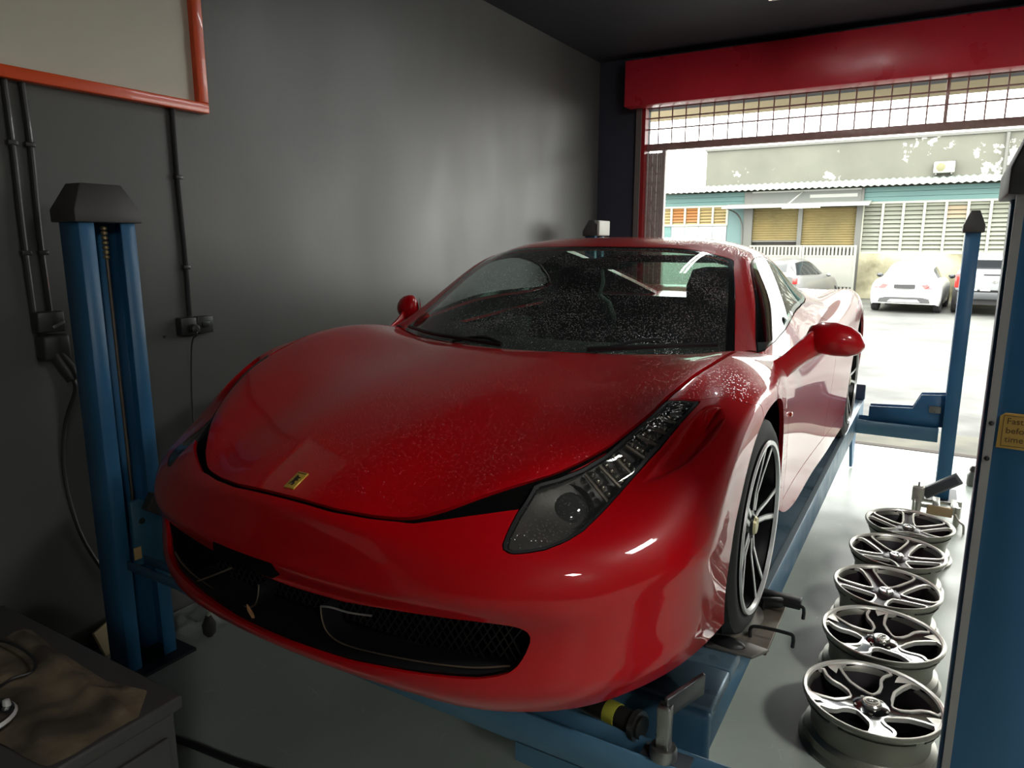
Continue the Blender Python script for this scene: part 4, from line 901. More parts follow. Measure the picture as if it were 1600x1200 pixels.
for s in (1, -1):
    cabin_panel('side_window', CARG, hr, lambda X: np.minimum(rb(X, .9, 3.7, 1.2, 1.92, .03), X[:, 7]*s))
    MB().box(s*.74-.07,s*.74+.07,.04,.14,.72,.92).build('tail_lamp', REDL, ht, bevel=.02)
    for y in (.7, 3.0): car_wheel(ht, .76*s, y, .30, .2)
    MB().ball((.95*s, 2.2, .98), .09, 10, 6, (1,.6,.7)).build('door_mirror', CARG2, ht, smooth=True)
MB().box(-.26,.26,-.004,.06,.60,.71).build('number_plate', PLATE, ht)
# ------------------------------------------------------------------ four post lift
BLUE = mat('lift_blue', srgb(50,108,150), .42, 0, c2=srgb(44,96,134), vscale=3, rvar=.08, bump=.02, bscale=60)
BLUE2 = mat('lift_blue_grey', srgb(80,122,148), .4, .1, c2=srgb(66,106,134), vscale=4, rvar=.1)  # greyer blue of the runways and crossbeams
GREYP = mat('cap_grey', srgb(64,62,60), .55)
PLATEM = mat('turnplate_steel', srgb(138,130,118), .5, .5, c2=srgb(96,84,70), vscale=9)
lift = thing('car_lift', 'blue four post lift with two runways carrying the red sports car', 'car lift', (.05, 2.5, 0))
def lb(mb, name, m, parent=None, **k):
    mb.v = [(p[0]-.05, p[1]-2.5, p[2]) for p in mb.v]; return mb.build(name, m, parent or lift, **k)
def post(xi, y0, s, pale=False, d=.09):
    """C channel open towards the car; xi inner face, s = -1 on the image-left side, +1 on the right"""
    w, lip, t = .215, .058, .008
    X = lambda a: xi+s*a
    pl = [(X(0),y0),(X(0),y0+lip),(X(t),y0+lip),(X(t),y0+t),(X(d-t),y0+t),(X(d-t),y0+w-t),(X(t),y0+w-t),(X(t),y0+w-lip),(X(0),y0+w-lip),(X(0),y0+w),(X(d),y0+w),(X(d),y0)]
    p = lb(MB().prism(pl, .012, 1.84), 'post', BLUE, bevel=.003, seg=1)
    lb(MB().box(min(X(-.06),X(d+.05)),max(X(-.06),X(d+.05)),y0-.05,y0+w+.05,0,.014), 'base_plate', mat('base_dark', srgb(40,46,52), .5, .3), p)
    e = .018
    A = [(X(-e),y0-e),(X(d+e),y0-e),(X(d+e),y0+w+e),(X(-e),y0+w+e)]; B = [(X(.018),y0+.03),(X(d-.018),y0+.03),(X(d-.018),y0+w-.03),(X(.018),y0+w-.03)]
    v = [(a,b,1.815) for a,b in A]+[(a,b,1.86) for a,b in A]+[(a,b,1.955) for a,b in B]
    f = [(3,2,1,0),(8,9,10,11)]+[(i,(i+1)%4,4+(i+1)%4,4+i) for i in range(4)]+[(4+i,4+(i+1)%4,8+(i+1)%4,8+i) for i in range(4)]
    lb(MB().add(v, f), 'post_cap', GREYP, p, bevel=.004)
    if pale: lb(MB().box(X(-.05), X(-.022), y0-.01, y0+w+.01, 1.82, 1.95), 'cap_cover', mat('cap_pale', srgb(190,190,182), .5), p, bevel=.008)
    cx, cy_ = X(.05), y0+w/2+.012
    lb(MB().tube([(cx,cy_,.55),(cx,cy_,1.72)], .0065, 8), 'lift_cable', mat('cable_steel', srgb(110,100,88), .45, .6), p, smooth=True)
    cs = MB()
    for i in range(7): cs.lathe([(.006,0),(.012,.004),(.012,.012),(.006,.016)], 10, 'z', (cx, cy_, 1.68+i*.018))
    cso = lb(cs, 'cable_spring', mat('spring_brass', srgb(168,150,112), .35, .7), p, smooth=True)
    return p
post(-1.34, .365, -1, d=.13); np_ = post(1.445, .41, 1, d=.22); post(1.465, 4.44, 1, d=.085); post(-1.30, 4.78, -1, True)
# pale strip and yellow notice on the nearest post
es = lb(MB().box(1.440,1.4535,.402,.4095,.05,1.83), 'edge_strip', mat('strip_pale', srgb(158,154,152), .5, .1))
for z in (1.42, 1.355): lb(MB().lathe([(.001,-.003),(.004,-.002),(.0045,0)], 10, 'y', (1.447,.402,z), cap=False), 'screw', DARK, es)
nt_ = lb(MB().prism([(1.458,1.377),(1.66,1.373),(1.66,1.441),(1.466,1.440),(1.459,1.434)], .4055, .4095, 'xz'), 'notice', mat('notice_yellow', srgb(190,150,72), .6, var=.06, vscale=12))
INK = mat('notice_ink', srgb(92,70,34), .7)
for a in ((1.464,1.655,1.4355,1.4365),(1.464,1.655,1.3805,1.3815),(1.464,1.465,1.3805,1.4365)): lb(MB().box(a[0],a[1],.4048,.4056,a[2],a[3]), 'notice_border', INK, nt_)
def text_mesh(txt, size, name, extr=.0004):
    cu = bpy.data.curves.new(name, 'FONT'); cu.body = txt; cu.size = size; cu.extrude = extr; cu.align_x = 'LEFT'
    o = bpy.data.objects.new(name, cu); col.objects.link(o)
    me = bpy.data.meshes.new_from_object(o.evaluated_get(bpy.context.evaluated_depsgraph_get()))
    bpy.data.objects.remove(o); bpy.data.curves.remove(cu); me.name = name; return me
for txt, z in (('Fast mov', 1.4215), ('before th', 1.4045), ('time man', 1.3885)):
    me = text_mesh(txt, .0155, 'notice_text'); me.materials.append(INK)
    o = link('notice_text', me, nt_); o.location = (1.469-.05, .4049-2.5, z); o.rotation_euler = (math.radians(90), 0, 0)
# crossbeams: shallow open-topped channels
for yb, xs, bw in ((.392, (-1.34, 1.445), .078), (4.47, (-1.30, 1.465), .18)):
    side = [(xs[0]+.02,.465),(-1.0,.46),(-.55,.40),(xs[1]-.02,.40),(xs[1]-.02,.50),(xs[0]+.02,.50)] if yb < 1 else [(xs[0]+.02,.40),(xs[1]-.02,.40),(xs[1]-.02,.50),(xs[0]+.02,.50)]
    cbm = lb(MB().prism(side, yb, yb+.010, 'xz'), 'crossbeam', BLUE2, bevel=.002, seg=1)
    lb(MB().prism(side, yb+bw-.010, yb+bw, 'xz'), 'beam_wall', BLUE2, cbm, bevel=.002, seg=1)
    lb(MB().box(-.55 if yb < 1 else xs[0]+.03, xs[1]-.03, yb+.0105, yb+bw-.0105, .405, .42), 'beam_floor', SHUT, cbm)
    if yb < 1: lb(MB().prism([(.44,.40),(.60,.40),(.60,.35),(1.1,.35),(1.1,.33),(.47,.33)] if False else [(.47,.405),(1.15,.405),(1.15,.325),(.62,.325),(.60,.34),(.47,.345)], yb, yb+bw, 'xz'), 'beam_drop', BLUE2, cbm)
    for s, xe in ((-1, xs[0]), (1, xs[1])):
        if yb < 1: continue
        a = lambda d: xe-s*d
        for k_, (ya, yc) in enumerate(((yb+.035, yb+.05), (yb+.135, yb+.15))):
            br_ = lb(MB().prism([(a(-.02),.50),(a(.46),.50),(a(.46),.60),(a(.19),.615),(a(.145),.715),(a(-.02),.73)], ya, yc, 'xz'), 'end_bracket', BLUE, cbm, bevel=.002, seg=1)
            if k_ == 0: lb(MB().box(min(a(.02),a(.09)),max(a(.02),a(.09)),yb+.02,yb+.036,.60,.645), 'lock_block', STEEL, cbm)
# carriage at the left front post: side plate with a rubber pad, paper tag
cg = lb(MB().prism([(.43,.47),(.585,.43),(.59,.62),(.55,.69),(.47,.735),(.43,.735)], -1.335, -1.315, 'yz'), 'carriage_plate', mat('carriage_teal', srgb(44,96,120), .5, var=.1, vscale=8), bevel=.003, seg=1)
lb(MB().rbox((-1.30,.545,.69), (.05,.13,.075), rotm(math.radians(-34),0,0)), 'carriage_pad', mat('pad_grey', srgb(56,54,52), .7), cg, bevel=.008)
lb(MB().box(-1.314,-1.310,.422,.452,.495,.545), 'paper_tag', mat('tag_tan', srgb(206,170,112), .8), cg)
lb(MB().lathe([(.001,.004),(.012,.003),(.013,0)], 12, 'x', (-1.315,.47,.645), cap=False), 'bolt', DARK, cg)
# runways
TOPM = mat('runway_blue', srgb(112,138,154), .36, .35, c2=srgb(92,120,140), vscale=5, rvar=.12)
for s in (1, -1):
    rw = lb(MB().prism([(s*.45,.40),(s*.462,.40),(s*.462,.537),(s*.923,.537),(s*.923,.40),(s*.935,.40),(s*.935,.549),(s*.45,.549)], .60, 5.0, 'xz'), 'runway', BLUE2, bevel=.004)
    for y0, y1 in ((.585,.775),(.783,.905)): lb(MB().box(min(s*.45,s*.945),max(s*.45,s*.945),y0,y1,.515,.556), 'cover_plate', TOPM, rw, bevel=.006)
    for y0, y1 in ((1.29,2.4),(2.404,3.6),(3.604,4.9)): lb(MB().box(min(s*.455,s*.93),max(s*.455,s*.93),y0,y1,.549,.5515), 'tread_plate', TOPM, rw)
    lb(MB().box(min(s*.912,s*.935),max(s*.912,s*.935),1.3,4.9,.5515,.556), 'edge_rail', mat('rail_pale', srgb(150,166,176), .35, .5), rw)
    lb(MB().box(min(s*.45,s*.945),max(s*.45,s*.945),.56,.60,.30,.545), 'front_plate', BLUE2, rw, bevel=.012)
    lb(MB().box(min(s*.5,s*.94),max(s*.5,s*.94),4.96,5.0,.549,.67), 'rear_stop', mat('stop_dark', srgb(44,60,78), .5), rw, bevel=.01)
    lb(MB().prism([(4.62,.40),(5.0,.40),(5.0,.02),(4.9,.02)], min(s*.88,s*.90), max(s*.88,s*.90), 'yz'), 'rear_leg', BLUE, rw)
    # turnplate with handles below the front wheel
    tpx = lambda a, b: (min(s*a, s*b), max(s*a, s*b))
    x0, x1 = tpx(.62, 1.015); tpo = lb(MB().box(x0, x1, .915, 1.275, .5505, .5625), 'turnplate', PLATEM, bevel=.003)
    lb(MB().lathe([(.17,.5625),(.17,.570),(.16,.573),(.001,.573)], 36, 'z', (s*.80,1.08,0), cap=False), 'turn_disc', mat('disc_steel', srgb(150,148,142), .35, .7), tpo, smooth=True)
    for yy in (.975, 1.165):
        lb(MB().tube(smooth_path([(s*.955,yy,.565),(s*.955,yy,.592),(s*.975,yy+.004,.602),(s*1.06,yy+.01,.602),(s*1.075,yy+.012,.592),(s*1.075,yy+.012,.56)], 3), .0055, 8), 'handle', DARK, tpo, smooth=True)
    lb(MB().box(*tpx(.93,1.06), 1.215, 1.25, .566, .60), 'lock_bar', mat('bar_dark', srgb(42,42,44), .5, .3), tpo, bevel=.004)
    lb(MB().rbox((s*.975,1.195,.583), (.07,.02,.03), rotm(0,0,math.radians(30*s))), 'lock_lever', DARK, tpo, bevel=.004)
    lb(MB().prism([(s*.85,.86),(s*.985,.865),(s*1.02,.93),(s*.93,.945),(s*.86,.925)], .5565, .566), 'stop_pad', mat('pad_metal', srgb(120,116,110), .45, .5), tpo, bevel=.003)
    lb(MB().ball((s*.905,.90,.568), .045, 14, 8, (1.2,.6,.35)), 'stop_knob', DARK, tpo, smooth=True)
# front stop bar, flap and cross cylinder at the near runway
sb = lb(MB().box(.858,.890,.405,.437,.50,.640), 'stop_bar', STEEL, bevel=.003)
lb(MB().lathe([(.001,.53),(.03,.53),(.034,.522),(.034,.50)], 16, 'z', (.874,.421,0), cap=False), 'stop_foot', STEEL, sb, smooth=True)
lb(MB().rbox((.905,.475,.645), (.012,.12,.085), rotm(math.radians(18),math.radians(18),math.radians(-28))), 'stop_flap', mat('flap_steel', srgb(108,110,112), .3, .7), sb, bevel=.003)
lb(MB().box(.82,.94,.404,.458,.49,.498), 'stop_base', mat('stop_base_grey', srgb(96,104,112), .45, .4), sb)
cy = lb(MB().tube([(.50,.545,.50),(.80,.475,.515)], .030, 16), 'cross_cylinder', mat('cylinder_dark', srgb(70,66,62), .35, .6, var=.2, vscale=20), smooth=True)
dv = Vector((.30,-.07,.015)).normalized(); p0 = Vector((.695,.4995,.5098))
lb(MB().tube([p0, p0+dv*.035], .0325, 16), 'yellow_band', mat('band_yellow', srgb(190,186,70), .5), cy, smooth=True)
lb(MB().tube([p0+dv*.085, p0+dv*.10], .04, 18), 'flange', STEEL, cy, smooth=True)
# ------------------------------------------------------------------ alloy wheels on the floor
HR = {'twin': ([.066,.075,.09,.115,.15,.18,.198,.207], [2,10,16.5,21.5,25,26.5,25.5,21], 0.), 'blade': ([.072,.080,.095,.12,.15,.18,.198,.208], [4,12,19,23,22,23,25,20], 14.)}
DKRIM = {'twin': mat('alloy_dark_brown', srgb(46,38,42), .3, .5), 'blade': mat('alloy_gloss_black', (.008,.008,.009), .14, .2, coat=.6)}
BARREL = mat('barrel_silver', srgb(134,132,122), .38, .75, var=.12, vscale=6)
FACE = mat('alloy_face', srgb(236,234,224), .3, .45)
def alloy(x, y, kind, rz, label):
    t = thing('alloy_wheel', label, 'wheel', (x, y, 0), rz, 'alloy wheels lined up on the floor')
    R = .226; dk = DKRIM[kind]; zf = .186
    MB().lathe([(R-.004,.004),(R,.0),(R,.012),(R-.012,.022),(R-.016,.05),(R-.036,.062),(R-.036,.10),(R-.024,.13),(R-.012,.165),(R-.002,.178),(R,.190),(R-.004,.192),(R-.012,.186),(R-.022,.165),(R-.034,.13),(R-.046,.10),(R-.046,.062),(R-.026,.05),(R-.02,.01)], 48, closed=True).build('barrel', BARREL, t, smooth=True)
    MB().lathe([(R-.001,.190),(R-.006,.193),(R-.014,.190),(R-.018,.183)], 48, cap=False).build('rim_lip', FACE, t, smooth=True)
    MB().lathe([(.001,.035),(R-.05,.035),(R-.05,.100),(R-.040,.128),(R-.028,.160)], 40, cap=False).build('inner_barrel', mat('barrel_inner_dark', srgb(40,34,38), .45, .3), t, smooth=True)
    rs, hs, sw_ = HR[kind]; zface = lambda r: zf-.030+.028*min(1, max(0, (r-.06)/(R-.08)))
    swirl = lambda r: math.radians(sw_)*math.sin((r-.06)/(R-.06)*math.pi*.9)
    def pol(r, deg, z): q = math.radians(deg)+swirl(r); return (r*math.cos(q), r*math.sin(q), z)
    rr = list(np.linspace(rs[0], rs[-1], 15)); hh = np.interp(rr, rs, hs)
    for k in range(5):
        c0 = 72*k
        # spoke between two openings: dark body with its own depth
        R2 = [.058]+rr+[R-.010]; H2 = [0]+list(hh)+[4]
        top = [[pol(r, c0+h+(72-2*h)*j/6, zface(r)-.004-.006*(1-abs(j-3)/3)*(kind == 'twin')) for j in range(7)] for r, h in zip(R2, H2)]
        bot = [[(x_, y_, z_-(.045 if i < len(top)-4 else .02)) for x_, y_, z_ in row] for i, row in enumerate(top)]
        d = MB().grid(top).grid([list(reversed(r_)) for r_ in bot])
        for j in (0, 6): d.grid([[r_[j] for r_ in top], [r_[j] for r_ in bot]])
        so = d.build('spoke', dk, t, smooth=True, angle=40)
        # bright machined outline of the opening beside it
        out = [(r, c0-h) for r, h in zip(rr, hh)]+[(rr[-1]+.004, c0-hh[-1]+2*hh[-1]*j/10) for j in range(1, 10)]+[(r, c0+h) for r, h in reversed(list(zip(rr, hh)))]
        P2 = [Vector(pol(r, g_, 0)[:2]) for r, g_ in out]; Z2 = [zface(r) for r, g_ in out]; n_ = len(P2); wA, wB = (.0085, .001) if kind == 'twin' else (.0095, .001)
        rows = [[], [], [], []]
        cen = sum(P2, Vector((0,0)))/n_
        for i in range(n_):
            dv = (P2[(i+1) % n_]-P2[i-1]).normalized(); nn = Vector((dv.y, -dv.x))
            if nn.dot(P2[i]-cen) < 0: nn = -nn
            rr_ = P2[i].length; w_ = wA if rr_ > .09 else wA*.6
            o_, i_ = P2[i]+nn*w_, P2[i]-nn*wB
            rows[0].append((o_.x, o_.y, Z2[i]-.010)); rows[1].append((o_.x, o_.y, Z2[i])); rows[2].append((i_.x, i_.y, Z2[i]+.0005)); rows[3].append((i_.x, i_.y, Z2[i]-.016))
        MB().grid(rows, close_v=True).build('opening_edge', FACE, t, smooth=True, angle=30)
        if kind == 'blade':
            fl = MB(); g0 = c0+36
            fl.add([pol(.165, g0-2, zface(.165)+.001), pol(.185, g0-8, zface(.185)+.001), pol(R-.012, g0-10, zface(R)+.001), pol(R-.012, g0, zface(R)+.001), pol(R-.012, g0+6, zface(R)+.001), pol(.19, g0+2, zface(.19)+.001)], [(0,1,2,3,4,5)])
            fl.build('spoke_face', FACE, so)
        b = math.radians(c0+36)
        lg = MB().lathe([(.001,zf-.030),(.007,zf-.030),(.009,zf-.036),(.009,zf-.06)], 8, 'z', (.050*math.cos(b), .050*math.sin(b), 0), cap=False)
        lg.build('lug_seat', BARREL if kind == 'blade' else DARK, t, smooth=True)
    MB().lathe([(.001,zf-.026),(.05,zf-.030),(.064,zf-.036),(.07,zf-.08)], 24, cap=False).build('hub', dk, t, smooth=True)
    cp = MB().lathe([(.001,zf-.014),(.028,zf-.015),(.033,zf-.02),(.033,zf-.034)], 24, cap=False).build('centre_cap', mat('cap_silver', srgb(196,194,186), .25, .8), t, smooth=True)
    if kind == 'blade':
        rg = MB().lathe([(.021+.0018*math.cos(q), .0018*math.sin(q)) for q in [2*math.pi*i/6 for i in range(6)]], 24, closed=True)
        rg.v = [(p[0], p[1]*.62, p[2]+zf-.0135) for p in rg.v]; rg.build('logo_ring', FACE, cp, smooth=True)
        me = text_mesh('KIA', .0175, 'logo_letters', .0008); me.materials.append(DARK)
        o = link('logo_letters', me, cp); o.location = (-.0145, -.006, zf-.0135)
    else:
        tri = MB()
        for q in range(3):
            a = 2*math.pi*q/3+.5; bar3(tri, [(.004,0,zf-.012),(.024,0,zf-.013)], .008, .004); tri.v[-8:] = [tuple(Matrix.Rotation(a, 3, 'Z')@Vector(p)) for p in tri.v[-8:]]
        tri.build('logo', DARK, cp)
    return t
alloy(1.285, 1.46, 'blade', .35, 'black and silver alloy wheel nearest the camera, at the front end of the row')
alloy(1.285, 1.945, 'blade', .9, 'black and silver alloy wheel second from the front of the row')
alloy(1.275, 2.41, 'twin', .2, 'silver twin-spoke alloy wheel in the middle of the row of five')
alloy(1.295, 2.875, 'twin', .55, 'silver twin-spoke alloy wheel second from the rear of the row')
alloy(1.335, 3.335, 'twin', 1.0, 'silver twin-spoke alloy wheel at the rear end beside the wheel clamp')
# ------------------------------------------------------------------ wheel clamp and bottle by the rear post
wc = thing('wheel_clamp', 'silver wheel alignment clamp with a tilted sensor box standing before the right rear post', 'clamp', (1.47, 4.02, 0))
ALU = mat('clamp_alu', srgb(190,188,178), .35, .7)
for yy in (-.06, .06): MB().tube([(-.11,yy,.10),(.11,yy,.10)], .011, 10).build('rail', ALU, wc, smooth=True)
for xx in (-.10, .0, .10): MB().box(xx-.02,xx+.02,-.09,.09,.075,.125).build('rail_block', ALU, wc, bevel=.004)
MB().box(-.05,.09,-.10,-.075,.06,.12).build('grip_bar', mat('clamp_tan', srgb(176,150,112), .5, .3), wc, bevel=.003)
MB().rbox((.02,.05,.215), (.235,.05,.07), rotm(0,math.radians(-36),0)).build('sensor_box', mat('sensor_grey', srgb(104,108,112), .4, .3), wc, bevel=.006)
MB().rbox((.018,.02,.217), (.20,.012,.045), rotm(0,math.radians(-36),0)).build('sensor_window', mat('sensor_dark', srgb(60,64,70), .3), wc)
for xx, yy in ((-.115,.03),(-.1,-.09),(.115,-.08),(.125,.05)):
    MB().lathe([(.001,.13),(.016,.128),(.018,.12),(.018,.02),(.012,.0)], 10, 'z', (xx,yy,0)).build('foot_pin', ALU, wc, smooth=True)
MB().tube(smooth_path([(.10,-.07,.10),(.125,-.13,.06),(.15,-.17,.05),(.155,-.185,.0)], 4), .007, 8).build('clamp_arm', ALU, wc, smooth=True)
MB().box(-.14,-.07,.0,.06,.10,.20).build('battery_case', ALU, wc, bevel=.01)
MB().tube([(-.105,.03,.19),(-.105,.03,.225)], .005, 6).build('antenna', DARK, wc)
jb = thing('grease_jar', 'small dark bottle on the floor behind the nearest lift post', 'bottle', (1.70, 4.92, 0))
MB().lathe([(.03,0),(.036,.01),(.036,.08),(.022,.105),(.018,.11)], 18).build('body', mat('jar_grey', srgb(96,96,86), .4), jb, smooth=True)
MB().lathe([(.022,.11),(.026,.115),(.024,.135),(.012,.15),(.001,.152)], 18).build('lid', mat('jar_brown', srgb(58,44,38), .4), jb, smooth=True)
sk = thing('paper_scrap', 'small pale triangular paper scrap on the floor beside the runway', 'scrap', (1.13, 2.17, .0))
MB().prism([(-.03,-.015),(.035,-.02),(-.005,.035)], .0005, .003).build('sheet', mat('paper_pale', srgb(206,204,186), .8), sk)
# ------------------------------------------------------------------ left wall: board, conduits, sockets
bo = thing('notice_board', 'cream board in a bright orange frame hanging on the charcoal wall', 'board', (XL, .5, 2.325))
ORA = mat('orange_frame', srgb(232,84,30), .35, coat=.3)
MB().box(.003,.02,-.86,.66,.03,.90).build('board', mat('cream_board', srgb(214,208,190), .5, var=.03, vscale=3), bo)
for nm, a in (('frame_bottom',(.0,.05,-.88,.66,0,.045)),('frame_top',(.0,.05,-.88,.66,.875,.92)),('frame_side',(.0,.05,.608,.66,.045,.875)),('frame_side',(.0,.05,-.88,-.828,.045,.875))):
    MB().box(*a).build(nm, ORA, bo, bevel=.004)
CON = mat('conduit_black', srgb(44,44,42), .4, coat=.2)
for y, z0, lb_ in ((.325,1.475,'black conduit on the charcoal wall, leftmost of the three below the orange board'),(.385,1.475,'black conduit on the charcoal wall, middle one of the three below the orange board'),(.995,1.405,'black conduit on the charcoal wall running down to the double socket')):
    c_ = thing('conduit', lb_, 'conduit', (XL, y, z0), 0, 'conduits below the orange board')
    w = random.uniform(-.006,.006)
    MB().tube(smooth_path([(.013,0,0),(.014,w,.3),(.012,-w,.6),(.013,0,2.326-z0)], 5), .0115, 10).build('pipe', CON, c_, smooth=True)
    for z in (.22,.62): MB().box(0,.027,-.018,.018,z,z+.018).build('saddle', CON, c_, bevel=.003)
sk2 = thing('double_socket', 'black painted double socket with a plug on the charcoal wall left of the car', 'socket', (XL, 1.01, 1.325))
for y0, y1 in ((-.085,-.004),(.0,.085)): MB().box(0,.045,y0,y1,0,.08).build('socket_box', mat('socket_black', srgb(52,52,50), .4, var=.1, vscale=30), sk2, bevel=.005)
MB().box(.045,.052,.02,.06,.03,.055).build('switch_rocker', CON, sk2, bevel=.003)
pg = MB().lathe([(.018,.045),(.022,.055),(.02,.08),(.008,.09)], 14, 'x', (0,-.035,.03)).build('plug', mat('plug_black', srgb(60,60,58), .3), sk2, smooth=True)
MB().tube(smooth_path([(.075,-.035,.028),(.08,-.036,.0),(.04,-.04,-.06),(.012,-.045,-.4),(.010,-.04,-.9),(.012,-.03,-1.325)], 5), .0035, 6).build('flex', CON, sk2, smooth=True)
iso = thing('isolator_switch', 'black isolator switch and industrial plug below the two conduits on the left', 'switch', (XL, .37, 1.22))
MB().box(0,.06,-.055,.045,.18,.26).build('switch_box', MATS['socket_black'], iso, bevel=.006)
MB().box(0,.075,-.05,.05,.07,.17).build('outlet_box', MATS['socket_black'], iso, bevel=.012)
MB().rbox((.075,.01,.21),(.012,.05,.012),rotm(math.radians(25))).build('lever', mat('lever_grey', srgb(150,150,146), .3, .6), iso, bevel=.003)
MB().tube([(.05,.0,.09),(.085,.02,.03),(.10,.03,-.01)], [.028,.032,.026], 14).build('plug', CON, iso, smooth=True)
MB().tube(smooth_path([(.10,.03,-.01),(.10,.028,-.06),(.05,.0,-.2),(.02,-.01,-.4),(.018,.02,-.65),(.02,.09,-.85),(.02,.16,-.97),(.02,.24,-1.10),(.02,.26,-1.22)], 5), .0085, 8).build('flex', CON, iso, smooth=True)
MB().box(.0,.004,.49,.50,.1,.11).build('wall_fixing', CON, iso)
# ------------------------------------------------------------------ floor by the left front post
cdb = thing('cardboard_sheet', 'tan cardboard sheet leaning between the wall and the left front post', 'cardboard', (-1.62, .47, 0))
MB().rbox((0,0,.06), (.012,.17,.13), rotm(math.radians(8),math.radians(-16),math.radians(18))).build('sheet', mat('cardboard_tan', srgb(196,178,138), .85), cdb)
rag = thing('white_rag', 'crumpled pale rag on the floor against the wall behind the left front post', 'rag', (-1.48, .80, 0))
g = []
for i in range(15):
    g.append([(-.16+.30*i/14, -.13+.28*j/14, .004+max(0,.055*math.sin(i*.9+j*.35)*math.cos(j*.8-i*.2)+.03*math.sin(j*1.7+1)+.02)*(1-abs(i-7)/8)*(1-abs(j-7)/8)) for j in range(15)])
MB().grid(g).build('cloth', mat('rag_pale', srgb(170,176,168), .85, var=.15, vscale=9), rag, smooth=True)
br2 = thing('hand_brush', 'small hand brush with a dark head lying by the pale rag', 'brush', (-1.33, .735, 0))
MB().tube([(0,0,.10),(.02,.02,.16)], .008, 8).build('handle', mat('brush_handle', srgb(196,192,176), .5), br2, smooth=True)
MB().lathe([(.012,.0),(.028,.02),(.03,.06),(.012,.10)], 12).build('bristles', mat('bristle_dark', srgb(58,56,50), .9), br2, smooth=True)
cab = thing('tool_cabinet', 'dark grey tool cabinet in the lower left corner of the shop', 'cabinet', (-.50, -.60, 0))
CBM = mat('cabinet_grey', srgb(58,57,55), .5, var=.08, vscale=4)
MB().box(-.41,.40,-.42,.385,.03,.665).build('body', CBM, cab, bevel=.006)
MB().box(-.42,.415,-.43,.40,.665,.70).build('lid', CBM, cab, bevel=.006)
for z0, z1 in ((.05,.24),(.25,.44),(.45,.61)):
    dw = MB().box(.40,.412,-.40,.36,z0,z1).build('drawer', CBM, cab, bevel=.004)
    MB().box(.412,.428,-.30,.26,z1-.035,z1-.015).build('handle', mat('cabinet_handle', srgb(40,40,40), .4, .3), dw, bevel=.003)
# oily cloth spread on the cabinet
cl = thing('oily_cloth', 'brown oil-stained cloth spread over the top of the tool cabinet', 'cloth', (-.40, -.36, .701))
poly = [(-.714,-.267),(-.70,-.235),(-.458,-.255),(-.288,-.262),(-.165,-.236),(-.091,-.305),(-.10,-.379),(-.093,-.442),(-.105,-.49),(-.153,-.495),(-.236,-.50),(-.404,-.52),(-.55,-.50),(-.70,-.42)]
n = 46; gx = np.linspace(-.75,-.06,n); gy = np.linspace(-.54,-.21,30); XX, YY = np.meshgrid(gx, gy, indexing='ij')
S = sd(poly, np.stack([XX.ravel(), YY.ravel()], 1)).reshape(XX.shape)
rng = np.random.RandomState(3)
H = .004+.010*np.sin(XX*17+YY*26+1)*np.sin(XX*9-YY*31)+.012*np.exp(-((YY+.29+.10*(XX+.4))/.016)**2)+.006*np.sin(XX*61+YY*23)*np.cos(YY*57)
H = np.maximum(H, .003)*np.clip(S/.03, .25, 1)
Xc = np.concatenate([np.stack([XX.ravel(), YY.ravel(), H.ravel()], 1), np.tile([0,0,1.], (XX.size,1)), np.zeros((XX.size,2))], 1)
ii = np.arange(XX.size).reshape(XX.shape); a, b, c_, d = ii[:-1,:-1].ravel(), ii[1:,:-1].ravel(), ii[1:,1:].ravel(), ii[:-1,1:].ravel()
X2, F2 = clip(Xc, np.concatenate([np.stack([a,b,c_],1), np.stack([a,c_,d],1)]), S.ravel())
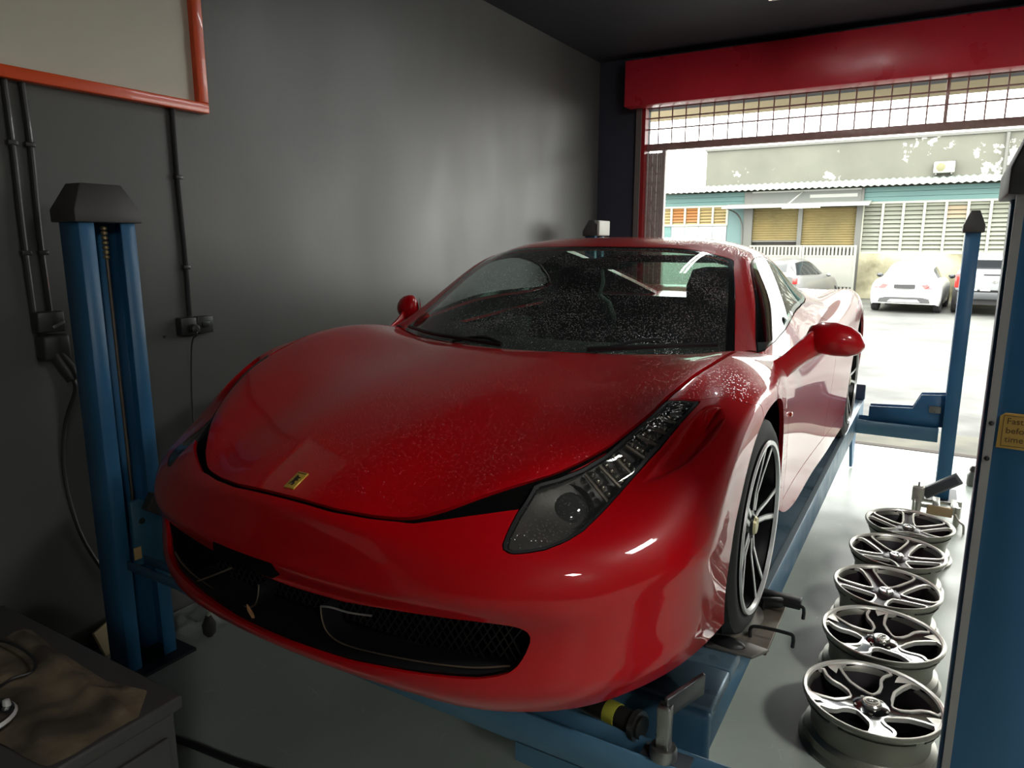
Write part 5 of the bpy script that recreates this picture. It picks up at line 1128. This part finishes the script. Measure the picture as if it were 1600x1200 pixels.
me = bpy.data.meshes.new('cloth'); me.from_pydata((X2[:, :3]-np.array([-.40,-.36,0])).tolist(), [], F2.tolist()); me.materials.append(mat('oily_brown', srgb(122,108,86), .6, 0, c2=srgb(62,54,46), vscale=7, bump=.3, bscale=50, contrast=(.35,.62)))
me.polygons.foreach_set('use_smooth', [True]*len(me.polygons)); link('cloth', me, cl)
lp = thing('thin_cable', 'thin dark cable looped on the oily cloth', 'cable', (-.5, -.36, .72))
MB().tube(smooth_path([(-.22,.02,.004),(-.12,.045,.006),(0,.04,.006),(.06,.01,.006),(.05,-.03,.006),(.07,-.08,.006),(.09,-.12,.004)], 5), .0035, 6).build('cable', DARK, lp, smooth=True)
tl = thing('chrome_adaptor', 'chrome and black wheel adaptor lying at the edge of the tool cabinet', 'tool', (-.345, -.50, .712)); tl.scale = (.8,.8,.8)
MB().lathe([(.075,0),(.08,.012),(.075,.03),(.05,.036),(.048,.02),(.03,.02),(.028,.045),(.001,.046)], 24, cap=False).build('body', mat('tool_black', (.02,.02,.02), .2, .3, coat=.5), tl, smooth=True)
MB().lathe([(.078,.010),(.084,.018),(.078,.026)], 24, cap=False).build('chrome_ring', SILVER, tl, smooth=True)
for k in range(5):
    a = 2*math.pi*k/5; MB().lathe([(.001,.05),(.009,.048),(.011,.03)], 10, 'z', (.06*math.cos(a),.06*math.sin(a),0), cap=False).build('stud', SILVER, tl, smooth=True)
fc = thing('floor_cable', 'black cable on the floor beside the tool cabinet', 'cable', (-.6, .24, 0))
MB().tube(smooth_path([(-.45,-.05,.012),(-.2,-.012,.012),(.08,.018,.012),(.3,.06,.012),(.55,.07,.012)], 6), .012, 8).build('cable', RUBBER, fc, smooth=True)
lf = thing('dry_leaf', 'curled dry brown leaf caught in the black front intake of the car', 'leaf', (-.155, .055, LIFT+.215))
MB().grid([[( .012*math.sin(t*math.pi)*s_-.004*t, .006*math.cos(3*t)+.004*abs(s_), .055*(t-.5)) for s_ in (-1,-.5,0,.5,1)] for t in [i/8 for i in range(9)]]).build('blade', mat('leaf_brown', srgb(196,142,96), .7, var=.25, vscale=60), lf, smooth=True)
MB().tube([(0,0,-.027),(.004,-.002,-.042)], .0012, 5).build('stalk', MATS['leaf_brown'], lf)
